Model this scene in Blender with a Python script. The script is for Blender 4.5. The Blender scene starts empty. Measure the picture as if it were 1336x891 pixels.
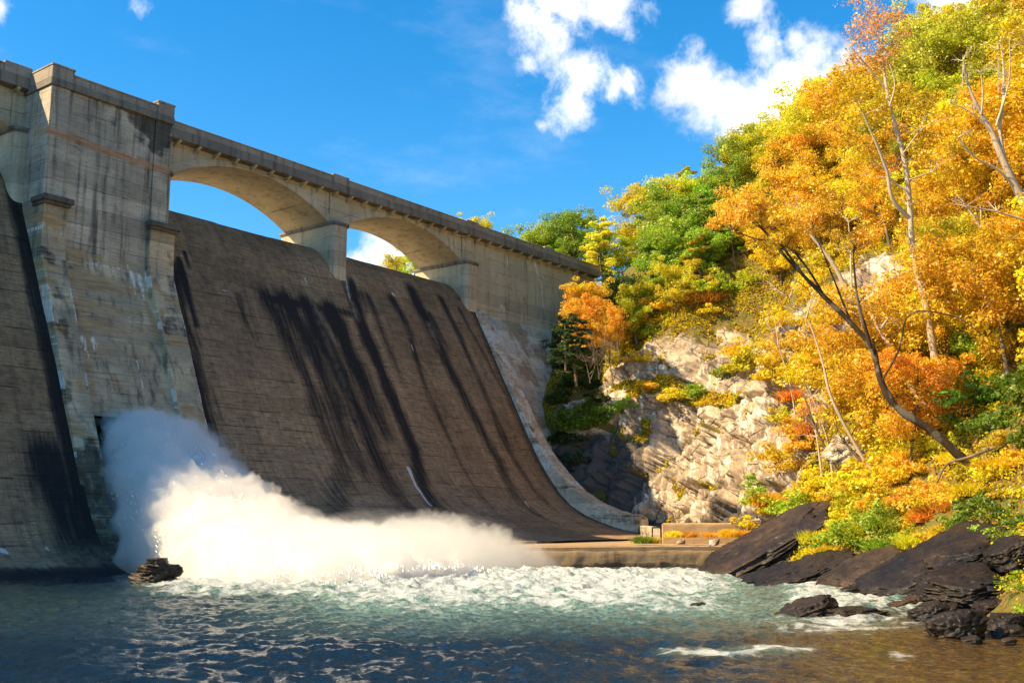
import bpy, math, random
import numpy as np
random.seed(7); RNG = np.random.default_rng(7)
SC = bpy.context.scene
COL = SC.collection
# ------------------------------------------------------------ camera model (photo pixels 1336x891)
FPX = 1370.; TH = math.atan(231/FPX); AL = math.radians(37.66); CH = 3.7
Fv = np.array([math.cos(AL)*math.cos(TH), math.sin(AL)*math.cos(TH), math.sin(TH)])
Rv = np.array([math.sin(AL), -math.cos(AL), 0.]); Uv = np.cross(Rv, Fv)
CAM = np.array([0., 0., CH])
def ray(x, y): return Fv+Rv*(x-668)/FPX-Uv*(y-445.5)/FPX
def zpl(x, y, z=0.):
    d = ray(x, y); return CAM+d*(z-CH)/d[2]
def ypl(x, y, Y):
    d = ray(x, y); return CAM+d*Y/d[1]
def projn(P):
    v = np.asarray(P, float)-CAM; w = v@Fv
    ws = np.where(np.abs(w) < .01, .01, w)
    return 668+FPX*(v@Rv)/ws, 445.5-FPX*(v@Uv)/ws, w
# ------------------------------------------------------------ noise
_perm = np.arange(256); RNG.shuffle(_perm); _perm = np.concatenate([_perm]*3)
_g = RNG.normal(size=(256, 3)); _g /= np.linalg.norm(_g, axis=1)[:, None]
def perlin(p):
    p = np.asarray(p, float); i = np.floor(p).astype(int); f = p-i; i &= 255
    u = f*f*f*(f*(f*6-15)+10); r = 0.
    for dx in (0, 1):
        for dy in (0, 1):
            for dz in (0, 1):
                h = _perm[_perm[_perm[(i[..., 0]+dx) & 255]+((i[..., 1]+dy) & 255)]+((i[..., 2]+dz) & 255)]
                g = _g[h]; d = g[..., 0]*(f[..., 0]-dx)+g[..., 1]*(f[..., 1]-dy)+g[..., 2]*(f[..., 2]-dz)
                wx = u[..., 0] if dx else 1-u[..., 0]; wy = u[..., 1] if dy else 1-u[..., 1]; wz = u[..., 2] if dz else 1-u[..., 2]
                r = r+d*wx*wy*wz
    return r*1.6
def fbm(p, o=4, ridge=False):
    p = np.asarray(p, float); r = 0.; a = .5; t = 0.
    for k in range(o):
        n = perlin(p*2.03**k+k*17.3)
        if ridge: n = 1-2*np.abs(n)
        r = r+n*a; t += a; a *= .5
    return r/t
def facet(p, seed=0):
    p = np.asarray(p, float); sh = p.shape[:-1]; p = p.reshape(-1, 3); c = np.floor(p).astype(int); best = np.full(len(p), 9.); val = np.zeros(len(p)); sec = np.full(len(p), 9.)
    for dx in (-1, 0, 1):
        for dy in (-1, 0, 1):
            for dz in (-1, 0, 1):
                q = c+np.array([dx, dy, dz]); h = _perm[_perm[_perm[(q[:, 0]+seed) & 255]+(q[:, 1] & 255)]+(q[:, 2] & 255)]
                ce = q+.5+_g[h]*.42; d = ((p-ce)**2).sum(1); v = ((p-ce)*_g[(h+91) & 255]).sum(1)+(h/255.-.5)*.9
                m = d < best; sec = np.where(m, best, np.minimum(sec, d)); val = np.where(m, v, val); best = np.where(m, d, best)
    return val.reshape(sh), (np.sqrt(sec)-np.sqrt(best)).reshape(sh)
def sstep(a, b, x):
    t = np.clip((x-a)/(b-a), 0, 1); return t*t*(3-2*t)
# ------------------------------------------------------------ mesh helpers
def link(o, parent=None):
    COL.objects.link(o)
    if parent is not None:
        o.parent = parent; o.matrix_parent_inverse.identity()
    return o
def npmesh(name, V, Fc, mat=None, smooth=False, cols=None, facecols=None):
    """V (n,3); Fc (m,k) int array of equal-size faces"""
    V = np.asarray(V, np.float32); Fc = np.asarray(Fc, np.int32); k = Fc.shape[1]; m = len(Fc)
    me = bpy.data.meshes.new(name); me.vertices.add(len(V)); me.vertices.foreach_set('co', V.ravel())
    me.loops.add(m*k); me.loops.foreach_set('vertex_index', Fc.ravel())
    me.polygons.add(m); me.polygons.foreach_set('loop_start', np.arange(0, m*k, k, dtype=np.int32))
    me.polygons.foreach_set('loop_total', np.full(m, k, np.int32))
    if smooth: me.polygons.foreach_set('use_smooth', np.ones(m, bool))
    me.update(calc_edges=True)
    if cols is not None:
        a = me.color_attributes.new('st', 'FLOAT_COLOR', 'POINT')
        c = np.ones((len(V), 4), np.float32); c[:, :cols.shape[1]] = cols; a.data.foreach_set('color', c.ravel())
    if facecols is not None:
        a = me.attributes.new('rnd', 'FLOAT', 'FACE'); a.data.foreach_set('value', np.asarray(facecols, np.float32))
    if mat: me.materials.append(mat)
    return me
def mobj(name, me, parent=None):
    o = bpy.data.objects.new(name, me); link(o, parent)
    if parent is not None:
        o.location = -np.array(parent.location) if not LOCALS.get(parent.name) else (0, 0, 0)
    return o
LOCALS = {}
def tag(o, label=None, cat=None, group=None, kind=None):
    if label: o['label'] = label
    if cat: o['category'] = cat
    if group: o['group'] = group
    if kind: o['kind'] = kind
    return o
def empty(name, loc, local=False):
    o = bpy.data.objects.new(name, None); o.empty_display_size = .3; COL.objects.link(o); o.location = tuple(float(v) for v in loc)
    if local: LOCALS[o.name] = True
    return o
class MB:
    """collects polygons of any size, builds one mesh"""
    def __init__(s): s.v = []; s.f = []
    def add(s, V, Fc):
        b = len(s.v); s.v += [tuple(map(float, v)) for v in V]; s.f += [tuple(int(i)+b for i in f) for f in Fc]
    def box(s, x0, x1, y0, y1, z0, z1, bev=0.):
        if bev > 0:
            b = bev; xs = (x0, x1); ys = (y0, y1); zs = (z0, z1); V = []
            # chamfered box: 24 verts
            idx = {}
            for i in (0, 1):
                for j in (0, 1):
                    for k in (0, 1):
                        for a in range(3):
                            p = [xs[i], ys[j], zs[k]]
                            for c, s_ in enumerate((i, j, k)):
                                if c != a: p[c] += b if s_ == 0 else -b
                            idx[(i, j, k, a)] = len(V); V.append(p)
            Fc = []
            def q(*k): Fc.append([idx[t] for t in k])
            for i in (0, 1): q((i,0,0,0),(i,1,0,0),(i,1,1,0),(i,0,1,0))
            for j in (0, 1): q((0,j,0,1),(1,j,0,1),(1,j,1,1),(0,j,1,1))
            for k in (0, 1): q((0,0,k,2),(1,0,k,2),(1,1,k,2),(0,1,k,2))
            for j in (0, 1):
                for k in (0, 1): q((0,j,k,1),(1,j,k,1),(1,j,k,2),(0,j,k,2))
            for i in (0, 1):
                for k in (0, 1): q((i,0,k,0),(i,1,k,0),(i,1,k,2),(i,0,k,2))
            for i in (0, 1):
                for j in (0, 1): q((i,j,0,0),(i,j,1,0),(i,j,1,1),(i,j,0,1))
            for i in (0, 1):
                for j in (0, 1):
                    for k in (0, 1): q((i,j,k,0),(i,j,k,1),(i,j,k,2))
            s.add(V, Fc); return s
        V = [(x, y, z) for x in (x0, x1) for y in (y0, y1) for z in (z0, z1)]
        s.add(V, [(0,1,3,2),(4,6,7,5),(0,4,5,1),(2,3,7,6),(0,2,6,4),(1,5,7,3)]); return s
    def prism(s, poly, axis, a, b):
        """poly 2D list extruded along axis 0 (yz poly) / 1 (xz poly) / 2 (xy)"""
        n = len(poly); V = []
        for t in (a, b):
            for (p, q) in poly:
                V.append((t, p, q) if axis == 0 else (p, t, q) if axis == 1 else (p, q, t))
        s.add(V, [tuple(range(n)), tuple(range(2*n-1, n-1, -1))]+[(i, (i+1) % n, n+(i+1) % n, n+i) for i in range(n)]); return s
    def build(s, name, mat, parent=None, smooth=False):
        import bmesh
        me = bpy.data.meshes.new(name); me.from_pydata(s.v, [], s.f)
        bm = bmesh.new(); bm.from_mesh(me); bmesh.ops.recalc_face_normals(bm, faces=bm.faces); bm.to_mesh(me); bm.free()
        if smooth: me.polygons.foreach_set('use_smooth', [True]*len(me.polygons))
        me.materials.append(mat); return mobj(name, me, parent)
def grid_faces(nu, nv):
    i = np.arange((nu-1)*(nv-1)); a = (i//(nv-1))*nv+i % (nv-1)
    return np.stack([a, a+nv, a+nv+1, a+1], 1)
def tube_np(pts, rad, n=8):
    pts = np.asarray(pts, float); rad = np.asarray(rad, float); m = len(pts)
    t = np.gradient(pts, axis=0); t /= np.linalg.norm(t, axis=1)[:, None]+1e-9
    up = np.array([0.3, .2, .93]); 
    a = np.cross(t, up); bad = np.linalg.norm(a, axis=1) < .2
    a[bad] = np.cross(t[bad], [1., 0, 0]); a /= np.linalg.norm(a, axis=1)[:, None]; b = np.cross(t, a)
    th = np.linspace(0, 2*math.pi, n, endpoint=False)
    V = pts[:, None, :]+rad[:, None, None]*(np.cos(th)[None, :, None]*a[:, None, :]+np.sin(th)[None, :, None]*b[:, None, :])
    V = V.reshape(-1, 3); Fc = []
    i = np.arange((m-1)*n); r = i//n; c = i % n
    Fc = np.stack([r*n+c, r*n+(c+1) % n, (r+1)*n+(c+1) % n, (r+1)*n+c], 1)
    return V, Fc
def join_np(parts):
    V = []; Fc = []; b = 0
    for v, f in parts: V.append(v); Fc.append(f+b); b += len(v)
    return np.concatenate(V), np.concatenate(Fc)
# ------------------------------------------------------------ node helper
class NT:
    def __init__(s, name, world=False):
        if world: s.m = SC.world
        else: s.m = bpy.data.materials.new(name)
        s.m.use_nodes = True; s.t = s.m.node_tree; s.t.nodes.clear()
    def n(s, typ, **kw):
        nd = s.t.nodes.new(typ)
        for k, v in kw.items(): setattr(nd, k, v)
        return nd
    def put(s, inp, v):
        if isinstance(v, bpy.types.NodeSocket): s.t.links.new(v, inp)
        elif v is not None:
            if isinstance(v, (tuple, list)) and len(v) == 3 and inp.type == 'RGBA': v = (*v, 1)
            inp.default_value = v
    def math(s, op, a, b=None, c=None, clamp=False):
        nd = s.n('ShaderNodeMath', operation=op, use_clamp=clamp)
        s.put(nd.inputs[0], a)
        if b is not None: s.put(nd.inputs[1], b)
        if c is not None: s.put(nd.inputs[2], c)
        return nd.outputs[0]
    def vmath(s, op, a, b=None):
        nd = s.n('ShaderNodeVectorMath', operation=op); s.put(nd.inputs[0], a)
        if b is not None: s.put(nd.inputs[1], b)
        return nd.outputs[1] if op in ('DOT_PRODUCT', 'LENGTH', 'DISTANCE') else nd.outputs[0]
    def noise(s, vec, scale=1., detail=4, rough=.55, dist=0.):
        nd = s.n('ShaderNodeTexNoise'); s.put(nd.inputs['Vector'], vec); s.put(nd.inputs['Scale'], scale)
        nd.inputs['Detail'].default_value = detail; nd.inputs['Roughness'].default_value = rough; nd.inputs['Distortion'].default_value = dist
        return nd.outputs['Fac']
    def scalev(s, vec, v): return s.vmath('MULTIPLY', vec, v)
    def ramp(s, f, stops, interp='LINEAR'):
        nd = s.n('ShaderNodeValToRGB'); cr = nd.color_ramp; cr.interpolation = interp
        while len(cr.elements) < len(stops): cr.elements.new(.5)
        for e, (p, c) in zip(cr.elements, stops):
            e.position = p; e.color = (*c, 1) if isinstance(c, (tuple, list)) else (c, c, c, 1)
        s.put(nd.inputs[0], f); return nd.outputs[0]
    def mix(s, f, a, b, mode='MIX'):
        nd = s.n('ShaderNodeMix', data_type='RGBA', blend_type=mode); s.put(nd.inputs[0], f); s.put(nd.inputs[6], a); s.put(nd.inputs[7], b)
        return nd.outputs[2]
    def smooth(s, x, a, b):
        nd = s.n('ShaderNodeMapRange', interpolation_type='SMOOTHSTEP'); s.put(nd.inputs[0], x); s.put(nd.inputs[1], a); s.put(nd.inputs[2], b); return nd.outputs[0]
    def bump(s, h, st=.5, dist=.05, nrm=None):
        nd = s.n('ShaderNodeBump'); s.put(nd.inputs['Height'], h); nd.inputs['Strength'].default_value = st; nd.inputs['Distance'].default_value = dist
        if nrm is not None: s.put(nd.inputs['Normal'], nrm)
        return nd.outputs[0]
    def pos(s): return s.n('ShaderNodeNewGeometry').outputs['Position']
    def attr(s, name='st'):
        nd = s.n('ShaderNodeAttribute', attribute_name=name); return nd
    def out(s, sh, vol=None):
        o = s.n('ShaderNodeOutputMaterial')
        if sh is not None: s.put(o.inputs['Surface'], sh)
        if vol is not None: s.put(o.inputs['Volume'], vol)
        return s.m
    def bsdf(s, col, rough=.8, nrm=None, spec=.3, **kw):
        b = s.n('ShaderNodeBsdfPrincipled'); s.put(b.inputs['Base Color'], col); s.put(b.inputs['Roughness'], rough)
        s.put(b.inputs['Specular IOR Level'], spec)
        if nrm is not None: s.put(b.inputs['Normal'], nrm)
        for k, v in kw.items(): s.put(b.inputs[k.replace('_', ' ')], v)
        return b.outputs[0]
# ------------------------------------------------------------ materials
def concrete(name, cA, cB, cC, lift=1.55, boards=.5, dark=(.012,.011,.011), streak=.5, roughbump=.03, white=(.70,.68,.62), ochre=(.62,.40,.18)):
    N = NT(name); P = N.pos()
    big = N.noise(P, .22, 5, .6); med = N.noise(P, 1.1, 6, .65)
    vs = N.noise(N.scalev(P, (1.6, 1.2, .10)), 1., 5, .6)
    hb = N.noise(N.scalev(P, (.5, .5, 7.)), 1., 4, .6)
    fine = N.noise(P, 9., 5, .7)
    col = N.mix(N.smooth(big, .35, .65), cA, cB)
    col = N.mix(N.math('MULTIPLY', N.smooth(vs, .48, .72), streak), col, cC)
    col = N.mix(N.math('MULTIPLY', N.smooth(hb, .42, .7), boards), col, N.mix(.55, col, (0.02, .018, .015)))
    col = N.mix(N.math('MULTIPLY', N.smooth(N.math('MULTIPLY', med, vs), .26, .42), .55), col, N.mix(.7, col, cC))
    col = N.mix(1., col, N.ramp(fine, [(.25, .72), (.75, 1.25)]), 'MULTIPLY')
    # lift joints
    z = N.n('ShaderNodeSeparateXYZ'); N.put(z.inputs[0], P)
    zz = N.math('ADD', N.math('DIVIDE', z.outputs[2], lift), N.math('MULTIPLY', N.math('SUBTRACT', N.noise(P, .8, 3), .5), .05))
    fr = N.math('ABSOLUTE', N.math('SUBTRACT', N.math('FRACT', zz), .5))
    line = N.math('SUBTRACT', 1., N.smooth(fr, .0, .022))
    band = N.n('ShaderNodeTexWhiteNoise', noise_dimensions='1D'); N.put(band.inputs['W'], N.math('FLOOR', N.math('ADD', zz, .5)))
    col = N.mix(1., col, N.ramp(band.outputs[0], [(0., .82), (1., 1.15)]), 'MULTIPLY')
    lm = N.math('MULTIPLY', line, N.smooth(N.noise(P, .35, 4), .45, .6))
    col = N.mix(N.math('MULTIPLY', lm, .8), col, (.012, .011, .01))
    A = N.attr(); sp = N.n('ShaderNodeSeparateColor'); N.put(sp.inputs[0], A.outputs['Color'])
    brk = N.noise(N.scalev(P, (3., 2.4, .35)), 1., 6, .7)
    dk = N.smooth(N.math('ADD', sp.outputs[0], N.math('MULTIPLY', N.math('SUBTRACT', N.math('ADD', N.math('MULTIPLY', brk, .3), N.math('ADD', N.math('MULTIPLY', med, .35), N.math('MULTIPLY', hb, .35))), .5), 2.6)), .35, .95)
    dk = N.math('MULTIPLY', dk, N.math('MULTIPLY', N.smooth(sp.outputs[0], 0.02, .5), .85))
    oc = N.smooth(N.math('ADD', sp.outputs[2], N.math('MULTIPLY', N.math('SUBTRACT', N.noise(N.scalev(P, (1.2, 1., 3.5)), 1., 6, .7), .5), 1.2)), .3, .8)
    oc = N.math('MULTIPLY', oc, N.smooth(sp.outputs[2], 0.02, .3))
    col = N.mix(N.math('MULTIPLY', oc, .85), col, N.mix(1., N.mix(med, ochre, (ochre[0]*.6, ochre[1]*.6, ochre[2]*.65)), N.ramp(hb, [(.3, 1.1), (.75, .45)]), 'MULTIPLY'))
    col = N.mix(N.math('MULTIPLY', dk, .92), col, dark)
    wh = N.smooth(N.math('ADD', N.math('MULTIPLY', sp.outputs[1], .8), N.math('MULTIPLY', N.math('SUBTRACT', N.noise(N.scalev(P, (6., 4., .8)), 1., 6, .75), .5), 2.5)), .42, .72)
    wh = N.math('MULTIPLY', wh, N.smooth(sp.outputs[1], 0.02, .2))
    col = N.mix(N.math('MULTIPLY', wh, .9), col, white)
    h = N.math('ADD', N.math('MULTIPLY', fine, .5), N.math('ADD', N.math('MULTIPLY', hb, .6), N.math('MULTIPLY', lm, -1.6)))
    h = N.math('ADD', h, N.math('MULTIPLY', med, .8))
    return N.out(N.bsdf(col, N.ramp(med, [(.3, .72), (.7, .95)]), N.bump(h, .7, roughbump)))
def spill_mat():
    N = NT('spillway_concrete'); P = N.pos()
    A = N.attr('uvs'); # x, s
    U = A.outputs['Vector']
    big = N.noise(N.scalev(U, (.16, .05, 1.)), 1., 5, .6)
    run = N.noise(N.scalev(U, (2.2, .10, 1.)), 1., 6, .65)
    run2 = N.noise(N.scalev(U, (7., .9, 1.)), 1., 5, .7)
    med = N.noise(P, 1.6, 7, .7); fine = N.noise(P, 8., 5, .7)
    vein = N.noise(N.scalev(U, (.5, 6., 1.)), 1., 4, .6)
    col = N.mix(N.smooth(big, .38, .62), (.25, .152, .078), (.37, .23, .118))
    col = N.mix(N.math('MULTIPLY', N.smooth(run, .45, .7), .5), col, (.10, .068, .042))
    col = N.mix(N.math('MULTIPLY', N.smooth(run2, .5, .75), .45), col, (.30, .22, .135))
    col = N.mix(N.math('MULTIPLY', N.smooth(vein, .48, .66), .5), col, (.05, .038, .03))
    col = N.mix(1., col, N.ramp(med, [(.25, .5), (.5, 1.), (.8, 1.45)]), 'MULTIPLY')
    col = N.mix(1., col, N.ramp(fine, [(.3, .75), (.7, 1.25)]), 'MULTIPLY')
    su = N.n('ShaderNodeSeparateXYZ'); N.put(su.inputs[0], U)
    wob = N.math('MULTIPLY', N.math('SUBTRACT', N.noise(N.scalev(U, (.5, .5, 1)), 1., 4), .5), .09)
    # monolith (x) and lift (s) joints; lift offset per monolith
    xb = N.math('ADD', N.math('DIVIDE', su.outputs[0], 7.4), .18); xi = N.math('FLOOR', xb)
    wn = N.n('ShaderNodeTexWhiteNoise', noise_dimensions='1D'); N.put(wn.inputs['W'], xi)
    ss = N.math('ADD', N.math('ADD', N.math('DIVIDE', su.outputs[1], 1.75), wob), N.math('MULTIPLY', wn.outputs[0], .25))
    fr = N.math('ABSOLUTE', N.math('SUBTRACT', N.math('FRACT', ss), .5)); line = N.math('SUBTRACT', 1., N.smooth(fr, 0., .03))
    line = N.math('MULTIPLY', line, N.smooth(N.noise(N.scalev(U, (.3, 1.2, 1)), 1., 5), .46, .56))
    fx = N.math('ABSOLUTE', N.math('SUBTRACT', N.math('FRACT', N.math('ADD', xb, N.math('MULTIPLY', wob, .06))), .5)); lx = N.math('SUBTRACT', 1., N.smooth(fx, 0., .006))
    lx = N.math('MULTIPLY', lx, N.smooth(N.noise(N.scalev(U, (.3, .25, 1)), 1., 3), .46, .58))
    wb = N.n('ShaderNodeTexWhiteNoise', noise_dimensions='2D'); cv = N.n('ShaderNodeCombineXYZ'); N.put(cv.inputs[0], xi); N.put(cv.inputs[1], N.math('FLOOR', N.math('ADD', ss, .5))); N.put(wb.inputs['Vector'], cv.outputs[0])
    col = N.mix(1., col, N.ramp(wb.outputs[0], [(0., .86), (1., 1.12)]), 'MULTIPLY')
    jn = N.math('MAXIMUM', line, lx)
    col = N.mix(N.math('MULTIPLY', jn, .8), col, (.01, .009, .008))
    At = N.attr(); sp = N.n('ShaderNodeSeparateColor'); N.put(sp.inputs[0], At.outputs['Color'])
    brk = N.noise(N.scalev(U, (3.2, .22, 1.)), 1., 6, .7)
    dk = N.smooth(N.math('ADD', sp.outputs[0], N.math('MULTIPLY', N.math('SUBTRACT', brk, .5), 1.1)), .0, .68)
    dk = N.math('MULTIPLY', dk, N.smooth(sp.outputs[0], .01, .25))
    col = N.mix(N.math('MULTIPLY', dk, .95), col, (.010, .009, .010))
    oc = N.math('MULTIPLY', sp.outputs[2], N.smooth(med, .3, .6)); col = N.mix(oc, col, (.30, .22, .14))
    wh = N.math('MULTIPLY', N.smooth(N.math('ADD', sp.outputs[1], N.math('MULTIPLY', N.math('SUBTRACT', run2, .5), 1.)), .4, .65), N.smooth(sp.outputs[1], .02, .2))
    spk = N.math('MULTIPLY', N.smooth(N.noise(P, 5., 3, .6), .74, .78), N.smooth(big, .5, .6))
    col = N.mix(N.math('MAXIMUM', wh, N.math('MULTIPLY', spk, .5)), col, (.6, .57, .52))
    h = N.math('ADD', N.math('MULTIPLY', med, 1.), N.math('ADD', N.math('MULTIPLY', fine, .45), N.math('MULTIPLY', jn, -1.8)))
    h = N.math('ADD', h, N.math('ADD', N.math('MULTIPLY', wb.outputs[0], .5), N.math('MULTIPLY', run2, .5)))
    return N.out(N.bsdf(col, .85, N.bump(h, .8, .05)))
M = {}
M['face'] = concrete('pier_concrete', (.56,.485,.36), (.39,.335,.25), (.06,.055,.045), boards=.55, streak=.75, ochre=(.62,.31,.15))
M['butt'] = concrete('buttress_concrete', (.60,.47,.29), (.38,.31,.205), (.06,.053,.043), boards=.5, streak=.6)
M['bridge'] = concrete('bridge_concrete', (.58,.50,.345), (.47,.40,.275), (.20,.165,.12), boards=.22, streak=.45)
M['parapet'] = concrete('parapet_concrete', (.46,.37,.28), (.33,.275,.21), (.11,.095,.08), boards=.2, streak=.5, lift=9.)
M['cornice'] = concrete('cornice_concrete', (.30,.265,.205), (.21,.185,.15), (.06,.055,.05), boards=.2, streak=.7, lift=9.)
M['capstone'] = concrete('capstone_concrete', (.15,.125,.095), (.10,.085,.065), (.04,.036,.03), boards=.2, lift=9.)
M['abut'] = concrete('abutment_concrete', (.72,.60,.42), (.58,.50,.38), (.22,.19,.15), boards=.25, streak=.35, ochre=(.5,.33,.17))
M['sill'] = concrete('sill_concrete', (.46,.31,.16), (.38,.26,.14), (.22,.16,.09), boards=.15, streak=.4, lift=9., roughbump=.04)
M['spill'] = spill_mat()
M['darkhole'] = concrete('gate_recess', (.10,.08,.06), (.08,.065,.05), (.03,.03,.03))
def rock_mat(name, cols, wet=False, scale=1.):
    N = NT(name); P = N.pos()
    # dipping strata coordinate
    d = N.vmath('DOT_PRODUCT', P, (-.45*scale, -.25*scale, .85*scale))
    w = N.noise(P, .35*scale, 5, .6)
    cv = N.n('ShaderNodeCombineXYZ'); N.put(cv.inputs[0], N.math('ADD', N.math('MULTIPLY', d, 1.3), N.math('MULTIPLY', w, 2.5)))
    lay = N.noise(N.vmath('ADD', cv.outputs[0], N.scalev(P, (.25, .25, .08))), 1.6, 5, .65)
    big = N.noise(P, .25*scale, 5, .6); med = N.noise(P, 2.2*scale, 7, .7); fine = N.noise(P, 12*scale, 5, .7)
    vr = N.noise(N.scalev(P, (1.5, 1.5, .18)), 1., 5, .65)
    col = N.mix(N.smooth(big, .36, .6), cols[0], cols[1])
    col = N.mix(N.math('MULTIPLY', N.smooth(lay, .5, .68), .4), col, cols[2])
    if not wet: col = N.mix(N.math('MULTIPLY', N.smooth(N.math('MULTIPLY', vr, N.math('ADD', big, .5)), .5, .62), .8), col, cols[3])
    crk = 0.
    if not wet:
        vo = N.n('ShaderNodeTexVoronoi', feature='DISTANCE_TO_EDGE'); q1 = N.vmath('ADD', N.scalev(P, (.42, .42, .5)), N.scalev(cv.outputs[0], (.55, .1, .5))); N.put(vo.inputs['Vector'], N.vmath('ADD', q1, N.scalev(N.n('ShaderNodeTexNoise').outputs['Color'], (.9, .9, .9)))); vo.inputs['Scale'].default_value = .9
        vo2 = N.n('ShaderNodeTexVoronoi', feature='DISTANCE_TO_EDGE'); N.put(vo2.inputs['Vector'], q1); vo2.inputs['Scale'].default_value = 2.7
        vc = N.n('ShaderNodeTexVoronoi', feature='F1'); N.put(vc.inputs['Vector'], q1); vc.inputs['Scale'].default_value = .9
        c1_ = N.math('SUBTRACT', 1., N.smooth(N.math('ADD', vo.outputs[0], N.math('MULTIPLY', N.math('SUBTRACT', med, .5), .10)), .0, .045)); c2_ = N.math('SUBTRACT', 1., N.smooth(N.math('ADD', vo2.outputs[0], N.math('MULTIPLY', N.math('SUBTRACT', med, .5), .16)), .0, .05))
        crk = N.math('MULTIPLY', N.math('MAXIMUM', c1_, N.math('MULTIPLY', c2_, .3)), N.smooth(w, .42, .55))
        vs_ = N.n('ShaderNodeSeparateColor'); N.put(vs_.inputs[0], vc.outputs['Color'])
        col = N.mix(1., col, N.ramp(vs_.outputs[0], [(0., .72), (1., 1.22)]), 'MULTIPLY')
        col = N.mix(N.math('MULTIPLY', crk, .7), col, (.07, .052, .036))
    col = N.mix(1., col, N.ramp(med, [(.3, .6), (.6, 1.15)]), 'MULTIPLY')
    col = N.mix(1., col, N.ramp(fine, [(.3, .75), (.7, 1.2)]), 'MULTIPLY')
    if not wet:
        # ground / leaf litter where the attribute says so
        A = N.attr(); sp = N.n('ShaderNodeSeparateColor'); N.put(sp.inputs[0], A.outputs['Color'])
        gn = N.noise(P, 1.7, 6, .7); gcol = N.ramp(gn, [(.3, (.09, .055, .025)), (.45, (.20, .13, .03)), (.55, (.13, .12, .025)), (.7, (.09, .13, .02))])
        gcol = N.mix(1., gcol, N.ramp(fine, [(.3, .6), (.7, 1.3)]), 'MULTIPLY')
        f = N.smooth(N.math('ADD', sp.outputs[0], N.math('MULTIPLY', N.math('SUBTRACT', med, .5), 1.)), .4, .6)
        col = N.mix(N.smooth(N.math('ADD', sp.outputs[1], N.math('MULTIPLY', N.math('SUBTRACT', vr, .5), 1.2)), .35, .6), col, N.mix(med, (.05,.042,.038), (.13,.115,.10)))
        col = N.mix(f, col, gcol)
    h = N.math('ADD', N.math('SUBTRACT', N.math('MULTIPLY', lay, 2.2 if wet else .4), N.math('MULTIPLY', crk, 2.) if not wet else 0.), N.math('ADD', N.math('MULTIPLY', med, .8), N.math('MULTIPLY', fine, .25)))
    return N.out(N.bsdf(col, N.ramp(med, [(.3, .32), (.7, .7)]) if wet else .85, N.bump(h, .8 if not wet else .9, .06), spec=.35 if wet else .2))
M['rock'] = rock_mat('cliff_rock', [(.52,.41,.29), (.36,.26,.17), (.19,.14,.10), (.74,.68,.57)])
M['slate'] = rock_mat('wet_slate', [(.008,.007,.007), (.030,.020,.013), (.0035,.003,.0035), (.1,.1,.1)], wet=True)
M['brownrock'] = rock_mat('brown_slate', [(.024,.016,.011), (.062,.038,.02), (.009,.007,.006), (.1,.1,.1)], wet=True)
def leaf_mat(name, trans=.48):
    N = NT(name); oi = N.n('ShaderNodeObjectInfo'); A = N.attr('rnd')
    hs = N.n('ShaderNodeHueSaturation'); N.put(hs.inputs['Color'], oi.outputs['Color'])
    r = A.outputs['Fac']
    N.put(hs.inputs['Hue'], N.math('ADD', N.math('MULTIPLY', r, .07), .465))
    N.put(hs.inputs['Value'], N.ramp(N.math('FRACT', N.math('MULTIPLY', r, 7.31)), [(0., .72), (1., 1.4)]))
    c = hs.outputs[0]
    d = N.n('ShaderNodeBsdfDiffuse'); N.put(d.inputs[0], c); t = N.n('ShaderNodeBsdfTranslucent'); N.put(t.inputs[0], c)
    m = N.n('ShaderNodeMixShader'); m.inputs[0].default_value = trans; N.put(m.inputs[1], d.outputs[0]); N.put(m.inputs[2], t.outputs[0])
    g = N.n('ShaderNodeBsdfGlossy'); g.inputs['Roughness'].default_value = .45; N.put(g.inputs[0], (1, 1, 1)); m2 = N.n('ShaderNodeMixShader'); m2.inputs[0].default_value = .03
    N.put(m2.inputs[1], m.outputs[0]); N.put(m2.inputs[2], g.outputs[0])
    return N.out(m2.outputs[0])
M['leaf'] = leaf_mat('foliage')
def bark(name, a, b):
    N = NT(name); P = N.pos(); n = N.noise(N.scalev(P, (6, 6, 1.3)), 1., 5, .7)
    pn = N.noise(P, 1.1, 3)
    c = N.mix(n, a, b); c = N.mix(N.math('MULTIPLY', N.smooth(pn, .5, .6), .5), c, N.mix(.5, a, (.5,.45,.35)))
    return N.out(N.bsdf(c, .85, N.bump(n, .6, .03)))
M['bark'] = bark('bark_brown', (.09,.06,.04), (.22,.16,.10)); M['palebark'] = bark('bark_pale', (.42,.32,.22), (.66,.54,.40)); M['darkbark'] = bark('bark_dark', (.020,.013,.009), (.085,.055,.032))
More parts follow.
